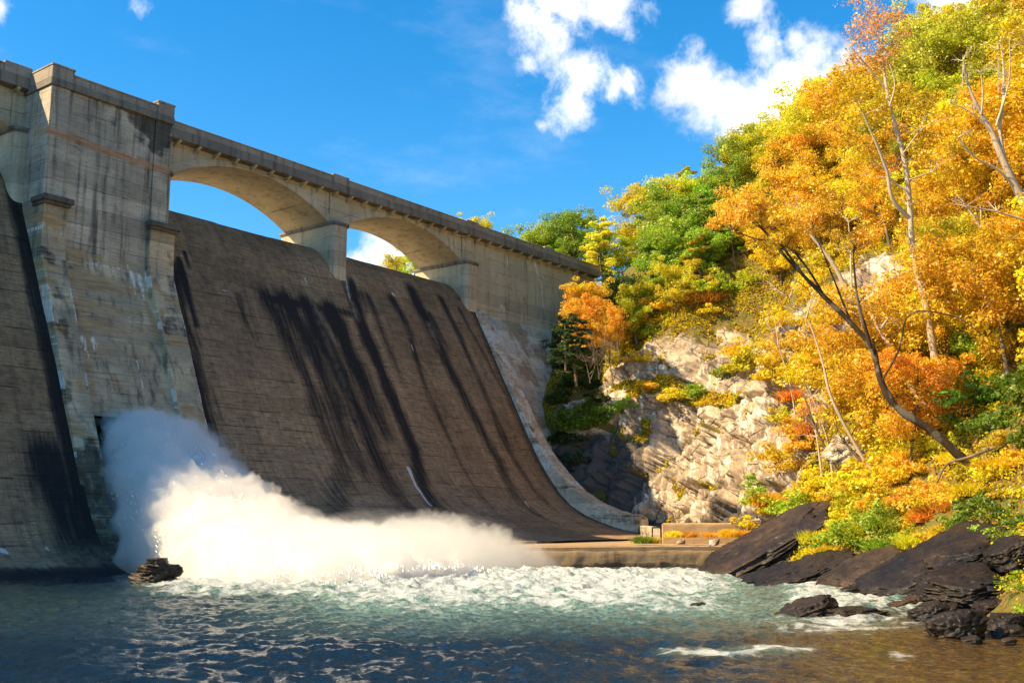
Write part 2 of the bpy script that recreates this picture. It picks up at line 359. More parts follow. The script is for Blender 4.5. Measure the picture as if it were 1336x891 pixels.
# ------------------------------------------------------------ world + sun + camera
SUND = np.array([-1.5, 1.0, 1.6]); SUND /= np.linalg.norm(SUND)
SC.world = bpy.data.worlds.new('World')
W = NT('w', world=True)
sky = W.n('ShaderNodeTexSky', sky_type='NISHITA', sun_disc=False)
sky.sun_elevation = math.asin(SUND[2]); sky.sun_rotation = math.atan2(SUND[0], SUND[1]); sky.altitude = 200; sky.air_density = 1.; sky.dust_density = .3; sky.ozone_density = 2.5
hs = W.n('ShaderNodeHueSaturation'); W.put(hs.inputs['Color'], sky.outputs[0]); hs.inputs['Saturation'].default_value = 1.42; hs.inputs['Hue'].default_value = .494
tc = W.n('ShaderNodeTexCoord'); D = tc.outputs['Generated']
n1 = W.noise(D, 13., 9, .64, .3); n2 = W.noise(D, 45., 6, .65)
mask = None
for (x, y, r, w) in [(750,-10,95,.95),(715,45,75,.88),(758,95,72,.88),(750,140,50,.85),(805,112,55,.65),(685,20,60,.7),(800,15,70,.75),(690,80,50,.6),
                     (925,125,62,.78),(985,150,72,.85),(905,105,60,.8),(1045,115,70,.75),(1040,50,60,.5),(1085,125,70,.85),(1060,75,60,.55),(980,15,60,.4),(1000,60,70,.5),
                     (1250,-5,60,1.),(1290,-5,50,.8),(500,335,50,.95),(545,350,50,.95),(470,350,45,.8),(180,10,40,.25),(0,8,40,.35),(705,165,30,.3)]:
    d = ray(x, y); d = d/np.linalg.norm(d); pass
    t_ = W.math('SUBTRACT', w, W.math('DIVIDE', W.math('SQRT', W.math('MAXIMUM', W.math('SUBTRACT', 2., W.math('MULTIPLY', W.vmath('DOT_PRODUCT', D, tuple(d)), 2.)), 0.)), r/FPX))
    mask = t_ if mask is None else W.math('MAXIMUM', mask, t_)
nz_ = W.math('ADD', W.math('MULTIPLY', W.math('SUBTRACT', n1, .5), 3.4), W.math('MULTIPLY', W.math('SUBTRACT', n2, .5), 1.3))
cl = W.math('ADD', W.math('MULTIPLY', mask, 1.5), nz_)
cf = W.math('MULTIPLY', W.smooth(cl, -.1, 1.1), W.smooth(mask, -.4, .15))
wisp = W.math('MULTIPLY', W.smooth(W.noise(W.scalev(D, (2., 3., 7.)), 1.5, 7, .6), .56, .75), .10)
shade = W.ramp(W.noise(D, 14., 6, .6), [(.35, (4.4, 4.6, 5.0)), (.55, (6.3, 6.2, 6.1))])
skyc = W.mix(W.math('MAXIMUM', wisp, 0.), hs.outputs[0], shade)
W.put(W.n('ShaderNodeValue').outputs[0], None) if False else None
col = W.mix(cf, skyc, shade)
bg = W.n('ShaderNodeBackground'); W.put(bg.inputs[0], col); bg.inputs[1].default_value = .122
wo = W.n('ShaderNodeOutputWorld'); W.put(wo.inputs[0], bg.outputs[0])
SC.world.cycles.sampling_method = 'MANUAL'; SC.world.cycles.sample_map_resolution = 512
L = bpy.data.lights.new('sun', 'SUN'); L.energy = 5.; L.angle = math.radians(.6); L.color = (1., .77, .44)
lo = bpy.data.objects.new('sun', L); COL.objects.link(lo)
from mathutils import Vector, Matrix
lo.rotation_euler = Vector(tuple(SUND)).to_track_quat('Z', 'Y').to_euler(); lo.location = (0, 0, 90)
cd = bpy.data.cameras.new('camera'); cd.lens = 36*FPX/1336; cd.sensor_width = 36; cd.clip_end = 3000; cd.clip_start = .3
co = bpy.data.objects.new('camera', cd); COL.objects.link(co); co.location = (0, 0, CH); co.rotation_euler = (math.pi/2+TH, 0, -(math.pi/2-AL)); SC.camera = co
SC.view_settings.view_transform = 'Standard'; SC.view_settings.look = 'None'; SC.view_settings.exposure = 1.02; SC.view_settings.gamma = 1
cy = SC.cycles; cy.max_bounces = 12; cy.diffuse_bounces = 3; cy.glossy_bounces = 2; cy.transmission_bounces = 2; cy.volume_bounces = 12; cy.transparent_max_bounces = 8; cy.use_denoising = True
cy.volume_step_rate = 1.; cy.volume_max_steps = 128
# ============================================================ DAM
SPR = [(86.5,32.9),(85.4,32.75),(84.3,32.4),(83.2,31.7),(82.2,30.6),(81.3,29.2),(80.2,27.0),(79.1,25.0),(77.9,22.6),(76.6,20.0),(75.2,17.4),(73.9,14.9),(72.6,12.4),(71.4,10.3),(70.1,8.4),(68.8,6.7),(67.2,5.25),(65.4,4.2),(63.4,3.4),(61.3,2.75),(59.,2.25),(56.5,1.9),(54.5,1.72)]
SPL = SPR[:12]+[(72.6,12.3),(71.4,9.9),(70.3,7.7),(69.3,5.7),(68.3,3.9),(67.1,2.3),(65.8,1.1),(64.2,.3),(62.,-.25),(59.,-.6),(55.,-.8)]
BUT = [(77.4,28.3),(77.42,26.),(77.35,24.4),(76.9,23.2),(76.2,21.7),(75.0,19.1),(74.0,16.7),(73.2,14.9),(72.2,12.5),(71.2,10.3),(70.4,8.6),(69.6,6.4),(68.8,4.6),(67.6,2.6),(66.5,1.3),(64.9,.25),(62.5,-.5)]
def resample(prof, ds):
    p = np.array(prof, float); s = np.concatenate([[0], np.cumsum(np.linalg.norm(np.diff(p, axis=0), axis=1))])
    # smooth catmull
    n = max(2, int(s[-1]/ds)+1); t = np.linspace(0, s[-1], n)
    q = np.stack([np.interp(t, s, p[:, 0]), np.interp(t, s, p[:, 1])], 1)
    k = max(1, int(1.2/ds))
    if n > 4*k:
        w = np.hanning(2*k+3)[1:-1]; w /= w.sum(); pad = np.pad(q, ((len(w)//2, len(w)//2), (0, 0)), mode='reflect', reflect_type='odd')
        q = np.stack([np.convolve(pad[:, i], w, 'valid') for i in (0, 1)], 1)
    return q, t
def px_on_profile(x, y, prof):
    d = ray(x, y); P = np.array(prof); best = None
    for i in range(len(P)-1):
        (y0, z0), (y1, z1) = P[i], P[i+1]
        # point on ray: Y=d1 t, Z=CH+d2 t ; solve cross
        ey, ez = y1-y0, z1-z0; den = d[1]*ez-d[2]*ey
        if abs(den) < 1e-9: continue
        t = (y0*ez-(z0-CH)*ey)/den; yy = d[1]*t; 
        u = ((yy-y0)*ey+(CH+d[2]*t-z0)*ez)/(ey*ey+ez*ez)
        if -1e-6 <= u <= 1+1e-6 and t > 0 and (best is None or t < best[0]): best = (t,)
    if best is None: return None
    p = CAM+d*best[0]; return p
def stroke_field(X, Yc, Z, strokes, prof):
    """strokes: (pixel polyline, width m, strength). distance measured in (X, Z)"""
    R = np.zeros_like(X)
    for pts, w, st in strokes:
        W3 = [px_on_profile(a, b, prof) for a, b in pts]; W3 = [p for p in W3 if p is not None]
        if len(W3) < 2: continue
        wv = w*(1+.35*perlin(np.stack([Z*.35, X*0+len(W3)+w*9, X*0], -1)))
        best = np.full(X.shape, 1e9); tt = np.zeros_like(X); L = len(W3)-1
        for i in range(L):
            a = W3[i][[0, 2]]; b = W3[i+1][[0, 2]]; e = b-a; l2 = e@e+1e-9
            u = np.clip(((X-a[0])*e[0]+(Z-a[1])*e[1])/l2, 0, 1); dd = np.hypot(X-a[0]-u*e[0], Z-a[1]-u*e[1])
            m = dd < best; best = np.where(m, dd, best); tt = np.where(m, (i+u)/L, tt)
        v = st*np.clip(1.25-best/np.maximum(wv, .05), 0, 1)*(1-.45*tt)
        R = np.maximum(R, v)
    return R
dam_loc = (60., 66., 0.)
dam = empty('concrete_dam', dam_loc); tag(dam, 'tall grey-brown concrete dam with arched roadway bridge over its curved spillways', 'dam')
def sheet(name, prof, x0, x1, ds, dx, mat, parent, colf=None, disp=None, back=88., ends=True):
    q, s = resample(prof, ds); nx = max(2, int((x1-x0)/dx)+1); xs = np.linspace(x0, x1, nx); ns = len(q)
    X, S = np.meshgrid(xs, s, indexing='ij'); Y = np.broadcast_to(q[:, 0], X.shape).copy(); Z = np.broadcast_to(q[:, 1], X.shape).copy()
    tg = np.gradient(q, axis=0); tg /= np.linalg.norm(tg, axis=1)[:, None]; nrm = np.stack([tg[:, 1], -tg[:, 0]], 1)  # outward (toward -Y / up)
    nrm *= np.sign(-nrm[:, :1]+1e-6)
    cols = np.zeros((nx*ns, 3)) if colf is None else colf(X, Y, Z, S).reshape(-1, 3)
    if disp is not None:
        d = disp(X, S); Y = Y+d*nrm[:, 0]; Z = Z+d*nrm[:, 1]
    V = np.stack([X, Y, Z], -1).reshape(-1, 3); Fc = grid_faces(nx, ns); uv = np.stack([X, S, X*0], -1).reshape(-1, 3)
    parts = [(V, Fc)]; extra = 0
    if ends:
        for xi in (0, nx-1):
            a = V.reshape(nx, ns, 3)[xi]; b = a.copy(); b[:, 1] = back
            vv = np.concatenate([a, b]); i = np.arange(ns-1); f = np.stack([i, i+1, i+1+ns, i+ns], 1)
            if xi == 0: f = f[:, ::-1]
            parts.append((vv, f)); extra += len(vv); cols = np.concatenate([cols, cols.reshape(-1, 3)[(xi*ns):(xi*ns+ns)], np.zeros((ns, 3))]); uv = np.concatenate([uv, vv])
    V, Fc = join_np(parts)
    me = npmesh(name, V, Fc, mat, False, cols)
    a = me.attributes.new('uvs', 'FLOAT_VECTOR', 'POINT'); a.data.foreach_set('vector', uv.astype(np.float32).ravel())
    return mobj(name, me, parent)
# --- main spillway
darks = [([(455,372),(470,420),(500,492),(540,586),(581,672),(640,715)], 1.1, 1.),
         ([(347,388),(375,440),(412,520),(450,610),(490,700)], 1.5, .62), ([(372,394),(405,450),(440,530),(470,610)], 1.6, .75), ([(400,398),(440,480),(480,570),(530,660)], 1.7, .8),
         ([(430,404),(460,470),(500,560)], 1.6, .9), ([(352,390),(400,399),(466,411)], .8, .9), ([(360,392),(380,430),(400,470)], 1.3, .6),
         ([(233,340),(243,380),(256,425)], .45, 1.), ([(240,330),(246,350)], .3, .8),
         ([(538,382),(560,425),(590,490),(650,600),(700,672),(760,706)], 1.25, .74), ([(575,390),(600,440),(622,490),(665,590),(712,655)], .8, .6), ([(600,405),(640,480),(690,572)], .5, .45),
         ([(536,445),(556,510),(600,600),(640,660)], .6, .5), ([(512,392),(530,425),(540,450)], .9, .6), ([(480,388),(500,440),(525,500)], .8, .55), ([(310,385),(320,420),(330,440)], .5, .5),
         ([(560,410),(575,440),(585,455)], .6, .6), ([(224,345),(240,420),(262,500),(285,580),(310,640)], 1.0, .62), ([(470,385),(472,410)], 1.2, .5)]
lights = [([(533,612),(541,632),(548,642),(562,660)], .33, 1.), ([(398,363),(401,374)], .13, .9), ([(536,450),(540,462)], .15, .8), ([(236,334),(241,337)], .15, .7), ([(290,379),(305,383)], .12, .7), 
          ([(445,345),(458,400),(470,425)], .30, .6), ([(640,559),(658,560)], .06, .6), ([(512,384),(516,388)], .3, .9), ([(685,655),(692,664)], .15, .9)]
ochs = [([(393,350),(410,400),(440,450)], .5, .7), ([(560,425),(572,455)], .5, .7), ([(410,400),(440,480),(470,560)], .5, .35), ([(440,335),(452,375),(466,415)], .45, .8), ([(500,700),(600,705),(700,700)], 1.2, .35), ([(390,600),(423,590),(422,602)], .5, .55)]
def spill_cols(X, Y, Z, S):
    d = stroke_field(X, Y, Z, darks, SPR); l = stroke_field(X, Y, Z, lights, SPR); o = stroke_field(X, Y, Z, ochs, SPR)
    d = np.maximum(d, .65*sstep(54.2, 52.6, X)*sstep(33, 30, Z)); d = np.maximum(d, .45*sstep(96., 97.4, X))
    return np.stack([d, l, o], -1)
def spill_disp(X, S):
    n = fbm(np.stack([X*.12, S*.12, X*0], -1), 3)*.06+fbm(np.stack([X*.9, S*.9, X*0+3], -1), 4)*.025
    mono = np.floor(X/7.4+.18+.5).astype(int); off = (np.sin(mono*12.9)*43.7) % 1*.05
    lift = np.floor(S/1.75+.5); off2 = (np.sin(lift*7.1+mono*3.3)*91.7) % 1*.03
    return n+off+off2
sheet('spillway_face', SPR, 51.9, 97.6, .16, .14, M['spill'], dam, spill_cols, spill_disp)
darksL = [([(35,215),(60,330),(85,450),(112,560),(128,650)], 1.2, .95), ([(60,600),(95,690),(120,750)], 2.0, .8)]
def left_cols(X, Y, Z, S):
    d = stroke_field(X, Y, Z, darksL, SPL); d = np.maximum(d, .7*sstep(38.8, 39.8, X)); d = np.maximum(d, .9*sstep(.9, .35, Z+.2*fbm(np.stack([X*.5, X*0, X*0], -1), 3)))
    l = stroke_field(X, Y, Z, [([(3,718),(12,722)], .25, 1.), ([(60,715),(75,722)], .25, .6)], SPL)
    return np.stack([d, l, .35*sstep(2.6, 1.2, Z)*sstep(.3, .8, Z)], -1)
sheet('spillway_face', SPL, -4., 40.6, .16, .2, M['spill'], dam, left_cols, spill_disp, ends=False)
# upstream body behind the crest
b = MB(); b.prism([(86.4, 32.88), (92., 32.6), (93., 0.), (86.4, 0.)], 0, -4., 124.); b.build('crest_body', M['face'], dam)
# --- buttress
def drip(pxs, w=.35, st=1.): return [([(x, y), (x+dx, y+l)], w, st) for x, y, dx, l in pxs]
bw = drip([(92,300,2,28),(133,305,8,28),(142,310,5,22),(160,308,3,18),(176,356,6,26),(186,360,8,36),(195,358,3,20),(102,440,6,22),(112,440,8,24),(126,442,2,12),(165,328,18,8),(90,352,2,12),(70,395,3,20)], .3)+\
     [([(118,342),(160,350),(205,360)], .16, .8), ([(183,470),(190,500),(194,525)], .18, .9), ([(170,345),(172,352)], .2, .8), ([(85,438),(105,442)], .25, .9)]
bo = [([(90,320),(150,330),(205,345)], 1.2, .75), ([(100,360),(205,385)], 1.4, .9), ([(90,395),(200,410)], 1.2, .8), ([(115,420),(210,440)], 1., .8), ([(105,330),(118,450),(130,530)], .5, .95), ([(195,395),(222,470),(240,545)], .4, 1.), ([(130,455),(220,470)], 1., .55), ([(155,500),(170,512)], .7, .7), ([(70,300),(62,330)], .8, .6), ([(66,340),(72,420)], .6, .55)]
bd = [([(95,348),(110,350)], .4, .9), ([(130,352),(180,362),(205,368)], .5, .6), ([(85,395),(110,400)], .4, .7), ([(140,405),(190,418)], .8, .6), ([(100,425),(140,430),(200,445)], .4, .5), ([(120,465),(200,480)], .8, .5), ([(125,520),(215,540)], 1.2, .5)]
def butt_cols(X, Y, Z, S):
    d = stroke_field(X, Y, Z, bd, BUT)*(.6+.8*fbm(np.stack([X*.5, Z*1.5, X*0], -1), 3)); l = stroke_field(X, Y, Z, bw, BUT); o = stroke_field(X, Y, Z, bo, BUT)
    d = np.maximum(d, .85*sstep(10.5, 6., Z)); l = np.maximum(l, .18*(fbm(np.stack([X*.8, Z*.8, X*0+9], -1), 3) > .25))
    return np.stack([d, l, o], -1)
def pil_cols(X, Y, Z, S):
    edge = np.minimum(np.abs(X-X.min()), np.abs(X-X.max()))
    l = .9*sstep(.2, .03, edge)*(fbm(np.stack([X*0+X.min(), Z*.7, X*0], -1), 3) > .08)
    l = np.maximum(l, .45*sstep(.2, .5, fbm(np.stack([X*.9, Z*.35, X*0+4], -1), 4))); d = .75*sstep(.05, .3, fbm(np.stack([X*.4, Z*.35, X*0+2], -1), 3))+.85*sstep(11., 7., Z)
    o = .8*sstep(0., .3, fbm(np.stack([X*.5, Z*.8, X*0+12], -1), 3))
    return np.stack([np.clip(d, 0, 1), l, o], -1)
rough = lambda X, S: fbm(np.stack([X*.8, S*.8, X*0+5], -1), 4)*.05+((np.sin(np.floor(S/1.55)*7.7)*31.7) % 1)*.03
butt = mobj('buttress', None, dam) if False else None
BI = [(y+.5, z) for y, z in BUT if z > 11.3]+[(72.2, 11.25)]
sheet('buttress_face', BI, 42.3, 49.85, .12, .12, M['butt'], dam, butt_cols, rough)
BL = [(BUT[0][0]+.28+1.3, 11.2)]; 
low = [(73.0, 11.2), (72.9, 9.6), (72.3, 9.5), (71.6, 8.0), (70.6, 5.6), (69.6, 3.6), (68.2, 1.8), (66.5, .5), (64., -.5)]
sheet('outlet_channel', low, 42.3, 49.85, .12, .15, M['darkhole'], dam, None, rough)
g = MB().box(42.5, 49.7, 72.55, 73.2, 10.55, 11.15, .03); g.build('gate_lintel', M['darkhole'], dam)
g = MB().box(43.4, 44.0, 72.3, 73.3, 9.4, 10.6, .02); g.build('gate_frame', M['darkhole'], dam); g = MB().box(48.5, 49.6, 72.35, 73.3, 9.55, 10.3, .03); g.build('gate_frame', M['butt'], dam)
for (a, c) in ((40.35, 42.3), (49.85, 52.25)):
    o = sheet('pilaster', BUT, a, c, .12, .12, M['butt'], dam, pil_cols, rough)
    cp = MB().box(a-.32, c+.32, 76.9, 79., 28.3, 28.75, .06); cp.box(a-.16, c+.16, 77.1, 79, 28.05, 28.31, .03); cp.build('pilaster_cap', M['capstone'], dam)
# upper shaft
def grid_wall(name, x0, x1, z0, z1, Y, mat, colf=None, ds=.15, disp=None):
    return sheet(name, [(Y, z1), (Y, z0)], x0, x1, ds, ds, mat, dam, colf, disp, back=82.2)
def up_cols(X, Y, Z, S):
    n = fbm(np.stack([X*.25, Z*.25, X*0+7], -1), 4)
    o = .95*np.exp(-((Z-(34.1+.25*fbm(np.stack([X*.6, X*0, X*0], -1), 3)-.04*(X-40)))/.42)**2)
    o = np.maximum(o, .4*np.exp(-((X-47.6)/.5)**2)*sstep(33.6, 35, Z)*sstep(38, 37, Z)); o = np.maximum(o, .35*np.exp(-((X-44.6)/.4)**2)*sstep(34, 36, Z))
    d = .7*sstep(.0, .4, n)*sstep(34.4, 35.4, Z)+.45*sstep(.05, .35, n); d = np.maximum(d, .8*np.exp(-((X-48.6)/.7)**2-((Z-36)/1.)**2)); d = np.maximum(d, .75*np.exp(-((X-45.9)/.7)**2-((Z-36.6)/.7)**2))
    d = np.maximum(d, .8*np.exp(-((X-47.3)/1.2)**2-((Z-30.2)/.35)**2)*sstep(-.1, .2, fbm(np.stack([X*2, Z*2, X*0], -1), 3)))
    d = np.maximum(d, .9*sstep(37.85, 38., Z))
    return np.stack([d, o*0+.5*np.exp(-((Z-34.1)/.12)**2)*(fbm(np.stack([X*2, Z*0, X*0], -1), 3) > .1), o], -1)
ur = lambda X, S: fbm(np.stack([X*.7, S*.7, X*0+5], -1), 4)*.03
grid_wall('pier_shaft', 42.03, 49.94, 24., 38., 77.84, M['face'], up_cols, .14, ur)
grid_wall('pier_shaft', 40.4, 42.0, 24., 38., 77.7, M['face'], up_cols, .14, ur); grid_wall('pier_shaft', 49.97, 51.55, 24., 38., 77.7, M['face'], up_cols, .14, ur)
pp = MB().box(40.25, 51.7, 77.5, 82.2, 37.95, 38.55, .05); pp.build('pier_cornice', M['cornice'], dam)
pp = MB().box(42.2, 50., 77.66, 78.05, 38.55, 39.2, .03); pp.box(42.2, 50., 77.6, 78.1, 39.2, 39.35, .03)
for x in (44.1, 46.1, 48.1): pp.box(x-.02, x+.35, 77.62, 78.1, 38.56, 39.18, .02)
pp.build('pier_parapet', M['parapet'], dam)
for (a, c) in ((40.3, 42.2), (50., 51.65)):
    pp = MB().box(a, c, 77.55, 81.6, 38.55, 39.58, .04); pp.box(a-.05, c+.05, 77.5, 81.65, 39.58, 39.75, .03); pp.build('parapet_block', M['parapet'], dam)
MB().box(40.55, 51.4, 78.1, 81.95, 24.1, 37.97).build('pier_core', M['face'], dam)
# --- bridge
R_A = 18.8; ZC = 37.8-R_A
def arch(xc, hs=9.9):
    th0 = math.asin(hs/R_A); n = 40; th = np.linspace(-th0, th0, n)
    # spandrel wall with extrados cut
    sp = MB(); ext = [(xc+(R_A+.0)*math.sin(t)*1.0, ZC+(R_A)*math.cos(t)) for t in th]
    V = []; 
    for Y in (82., 89.):
        for (x, z) in ext: V.append((x, Y, z))
        for (x, z) in ext: V.append((x, Y, 38.32))
    f = []
    for i in range(n-1):
        f.append((i, i+1, n+i+1, n+i)); f.append((2*n+i, 3*n+i, 3*n+i+1, 2*n+i+1))
        f.append((i, 2*n+i, 2*n+i+1, i+1)); f.append((n+i, n+i+1, 3*n+i+1, 3*n+i))
    f.append((0, n, 3*n, 2*n)); f.append((n-1, 3*n-1, 4*n-1, 2*n-1)); sp.add(V, f)
    sp.build('spandrel_wall', M['bridge'], dam)
    rg = MB(); V = []; ti = .42
    for i, t in enumerate(th):
        k = .45+.35*abs(t)/th0
        for (r, Y) in ((R_A-.012, 81.9), (R_A+k, 81.9), (R_A+k, 82.1), (R_A-.012, 89.05)): V.append((xc+r*math.sin(t), Y, min(ZC+r*math.cos(t), 38.25)))
    f = []
    for i in range(n-1):
        for k in range(4): f.append((4*i+k, 4*i+(k+1) % 4, 4*i+4+(k+1) % 4, 4*i+4+k))
    f.append((0, 1, 2, 3)); f.append((4*n-4, 4*n-1, 4*n-2, 4*n-3)); rg.add(V, f); rg.build('arch_ring', M['bridge'], dam, smooth=False)
for xc, hs_ in ((29.45, 9.9), (64.1, 9.93), (86.05, 9.87), (7.4, 9.9)): arch(xc, hs_)
def pier(x0, x1, nose=81.0, yb=89.6, rr=.65, z0=24., wide=None):
    poly = []
    for k in range(7):
        a = math.pi*1.0+k/6*math.pi/2; poly.append((x0+rr+rr*math.cos(a), nose+rr+rr*math.sin(a)))
    for k in range(7):
        a = math.pi*1.5+k/6*math.pi/2; poly.append((x1-rr+rr*math.cos(a), nose+rr+rr*math.sin(a)))
    poly += [(x1, yb), (x0, yb)]
    p = MB(); p.prism(poly, 2, z0, 34.62); o = p.build('bridge_pier', M['bridge'], dam)
    cp = MB(); c = [( (x0+x1)/2+(x-(x0+x1)/2)*(1+.36/(x1-x0)), y-.18 if y < nose+2 else y+.18) for x, y in poly]
    c2 = [((x0+x1)/2+(x-(x0+x1)/2)*(1+.2/(x1-x0)), y-.1 if y < nose+2 else y+.1) for x, y in poly]
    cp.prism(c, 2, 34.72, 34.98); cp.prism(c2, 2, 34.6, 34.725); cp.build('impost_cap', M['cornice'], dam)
    q = MB().box(x0+.05, x1-.05, 81.84, 82.05, 34.98, 38.3); q.box(x0+.02, x1-.02, 82.02, 89, 34.9, 38.3); q.build('pier_panel', M['bridge'], dam)
pier(74.05, 76.25); pier(95.9, 98.3); pier(39.35, 41.3); pier(51.2, 54.2); pier(17.3, 19.55)
MB().box(41.2, 51.3, 82., 89., 24, 38.3).build('pier_core', M['face'], dam)
# right abutment wall
def ab_cols(X, Y, Z, S):
    l = stroke_field(X, Y, Z, [([(662,335),(663,360),(666,386)], .14, 1.), ([(698,345),(703,360),(706,375)], .45, 1.), ([(706,375),(708,400),(716,415)], .2, .9), ([(690,345),(692,352)], .3, .7), ([(655,400),(662,408)], .5, .8)], [(82., 39), (82., 24)])
    o = .5*sstep(31.5, 29.5, Z)*sstep(112, 100, X); d = .35*sstep(.1, .3, fbm(np.stack([X*.3, Z*.3, X*0+1], -1), 3)); d = np.maximum(d, .5*np.exp(-((Z-29.8)/.4)**2)*sstep(98, 102, X))
    o = np.maximum(o, stroke_field(X, Y, Z, [([(684,390),(686,400)], .5, 1.)], [(82., 39), (82., 24)]))
    return np.stack([d, l, o], -1)
for (a, c) in ((98.3, 101.), (101.03, 112.2), (113.33, 126.)):
    sheet('abutment_wall', [(82., 38.3), (82., 20.)], a, c, .16, .16, M['bridge'], dam, ab_cols, ur, back=90.)
sheet('abutment_wall', [(81.9, 38.3), (81.9, 20.)], 112.22, 113.31, .16, .16, M['bridge'], dam, ab_cols, ur, back=90.)
ABP = [(81.95, 28.9), (81.2, 27.8), (79.9, 25.4), (78.2, 22.), (76.6, 18.8), (75., 15.6), (73.4, 12.4), (71.9, 9.4), (70.6, 6.8), (69, 3.)]
abw = [([(645,425),(660,455),(668,470)], .22, 1.), ([(650,430),(664,445)], .14, .7), ([(664,413),(680,425),(690,445)], .14, 1.), ([(680,415),(684,430)], .2, .8), ([(700,430),(712,455),(722,470)], .2, 1.), ([(676,450),(690,470),(700,485)], .25, 1.), ([(685,470),(700,505)], .2, .9), ([(650,480),(672,520),(690,545)], .2, .8), ([(690,450),(705,478),(716,500)], .25, .9), ([(715,490),(728,515)], .3, .9), ([(660,500),(700,515),(725,530)], .3, .5), ([(735,440),(745,480)], .2, .8),
       ([(692,498),(702,520)], .35, .8), ([(705,470),(712,490)], .3, .8)]
abd = [([(655,440),(690,460)], .5, .5), ([(673,450),(676,470),(680,478)], .3, .7), ([(690,485),(710,500),(720,520)], .6, .5), ([(632,425),(650,475),(668,505)], .18, .95), ([(710,490),(718,510)], .3, .9)]
def ab2(X, Y, Z, S):
    return np.stack([stroke_field(X, Y, Z, abd, ABP), stroke_field(X, Y, Z, abw, ABP), .75*sstep(-.25, .2, fbm(np.stack([X*.25, Z*.25, X*0+31], -1), 4))], -1)
sheet('abutment_slope', ABP, 99.9, 122., .14, .14, M['abut'], dam, ab2, rough)
TW = [(81.3, 29.3), (80.8, 28.4), (80.0, 27.0), (78.7, 24.8), (77.3, 22.3), (76.0, 19.9), (74.6, 17.3), (73.3, 14.9), (72.0, 12.6), (70.7, 10.9), (69.2, 9.3), (67.8, 7.9), (66.2, 6.6), (64.2, 5.5), (62.2, 4.7), (60.2, 4.15), (58.6, 4.05), (58.5, 3.9), (58.45, 1.)]
def tw_cols(X, Y, Z, S):
    l = .95*sstep(.02, .2, fbm(np.stack([X*.5, Z*.5, Y*.5], -1), 3))*(.25+.75*sstep(4.6, 7.5, Z)); d = .7*sstep(.05, .3, fbm(np.stack([X*.4, Z*.5, Y*.4+22], -1), 3)); return np.stack([d, l*.8, .5+0*X], -1)
sheet('training_wall', TW, 97.55, 99.85, .12, .12, M['abut'], dam, tw_cols, lambda X, S: fbm(np.stack([X*1.2, S*1.2, X*0+5], -1), 4)*.12, back=86.)
# deck, cornice, parapet, brackets
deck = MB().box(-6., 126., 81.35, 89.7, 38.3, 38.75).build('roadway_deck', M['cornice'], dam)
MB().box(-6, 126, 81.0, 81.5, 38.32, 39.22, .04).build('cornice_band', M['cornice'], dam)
par = MB().box(-6, 126, 81.14, 81.45, 39.2, 39.86, .02); par.box(-6, 126, 81.06, 81.5, 39.84, 39.97, .03); par.build('parapet', M['parapet'], dam)
MB().box(-6, 126, 89.4, 89.75, 38.3, 39.9, .03).build('parapet', M['parapet'], dam)
br = [x for x in np.arange(15.4, 123, 2.19) if not (40.3 < x < 51.7)]
proto = None
for x in br:
    if proto is None:
        m = MB(); m.prism([(81.98, 38.33), (81.1, 38.33), (81.1, 38.22), (81.98, 37.72)], 0, -.14, .14); proto = m.build('deck_bracket', M['bridge'], dam); bb = proto
    else:
        bb = proto.copy(); COL.objects.link(bb)
    bb.location = (float(x)-dam_loc[0], -dam_loc[1], -dam_loc[2])
posts = [74.9, 97.1, 113.5, 17., 39.3]
small = [x for x in np.arange(55.5, 122, 5.45) if min(abs(x-p) for p in posts) > 1.7]
for x in posts: MB().box(x-1.15, x+1.15, 81.03, 81.6, 39.23, 40.18, .03).build('parapet_post', M['parapet'], dam)
sm = None
for x in small:
    if sm is None: sm = MB().box(-.2, .2, 81.09, 81.5, 39.23, 39.98, .02).build('parapet_post', M['parapet'], dam); q = sm
    else: q = sm.copy(); COL.objects.link(q)
    q.location = (float(x)-dam_loc[0], -dam_loc[1], -dam_loc[2])
# apron slab and end sill
s0 = zpl(560, 713, 1.6); s1 = zpl(975, 711, 1.6)
apron = MB(); t = (s1-s0)/np.linalg.norm(s1-s0); nn = np.array([t[1], -t[0], 0]); nn *= np.sign(nn@(-Fv))
def wallgrid(a, b_, z0, z1, name, mat, thick=1.4, cols=None, parent=None, seed=0, ds=.12):
    a = np.array(a[:2]); b_ = np.array(b_[:2]); L_ = np.linalg.norm(b_-a); t_ = (b_-a)/L_; n_ = np.array([t_[1], -t_[0]]); 
    if n_@(-Fv[:2]) < 0: n_ = -n_
    prof = np.array([(thick, z0), (thick, z1-.1), (thick-.1, z1), (.1, z1), (0, z1-.12), (0, z0)], float)
    q, s = resample(prof, ds); us = np.linspace(0, L_, max(2, int(L_/ds))); U_, S_ = np.meshgrid(us, s, indexing='ij')
    off = np.broadcast_to(q[:, 0], U_.shape); Z = np.broadcast_to(q[:, 1], U_.shape)
    nz = fbm(np.stack([U_*.9, S_*.9, U_*0+seed], -1), 4)*.07
    XY = a+U_[..., None]*t_-(off[..., None]+nz[..., None])*n_
    V = np.concatenate([XY, (Z+nz*.4)[..., None]], -1)
    c = cols(U_, Z) if cols else np.zeros(U_.shape+(3,))
    nu, ns = U_.shape; Vf = V.reshape(-1, 3); Fc = [tuple(f) for f in grid_faces(nu, ns)]
    me = npmesh(name, Vf, grid_faces(nu, ns), mat, False, c.reshape(-1, 3)); o = mobj(name, me, parent)
    c0 = a-t_*.03; c1 = b_+t_*.03; co_ = MB(); co_.prism([tuple(c0-n_*.1), tuple(c1-n_*.1), tuple(c1-n_*(thick-.1)), tuple(c0-n_*(thick-.1))], 2, z0-.02, z1-.1); co_.build('wall_core', mat, o)
    return o
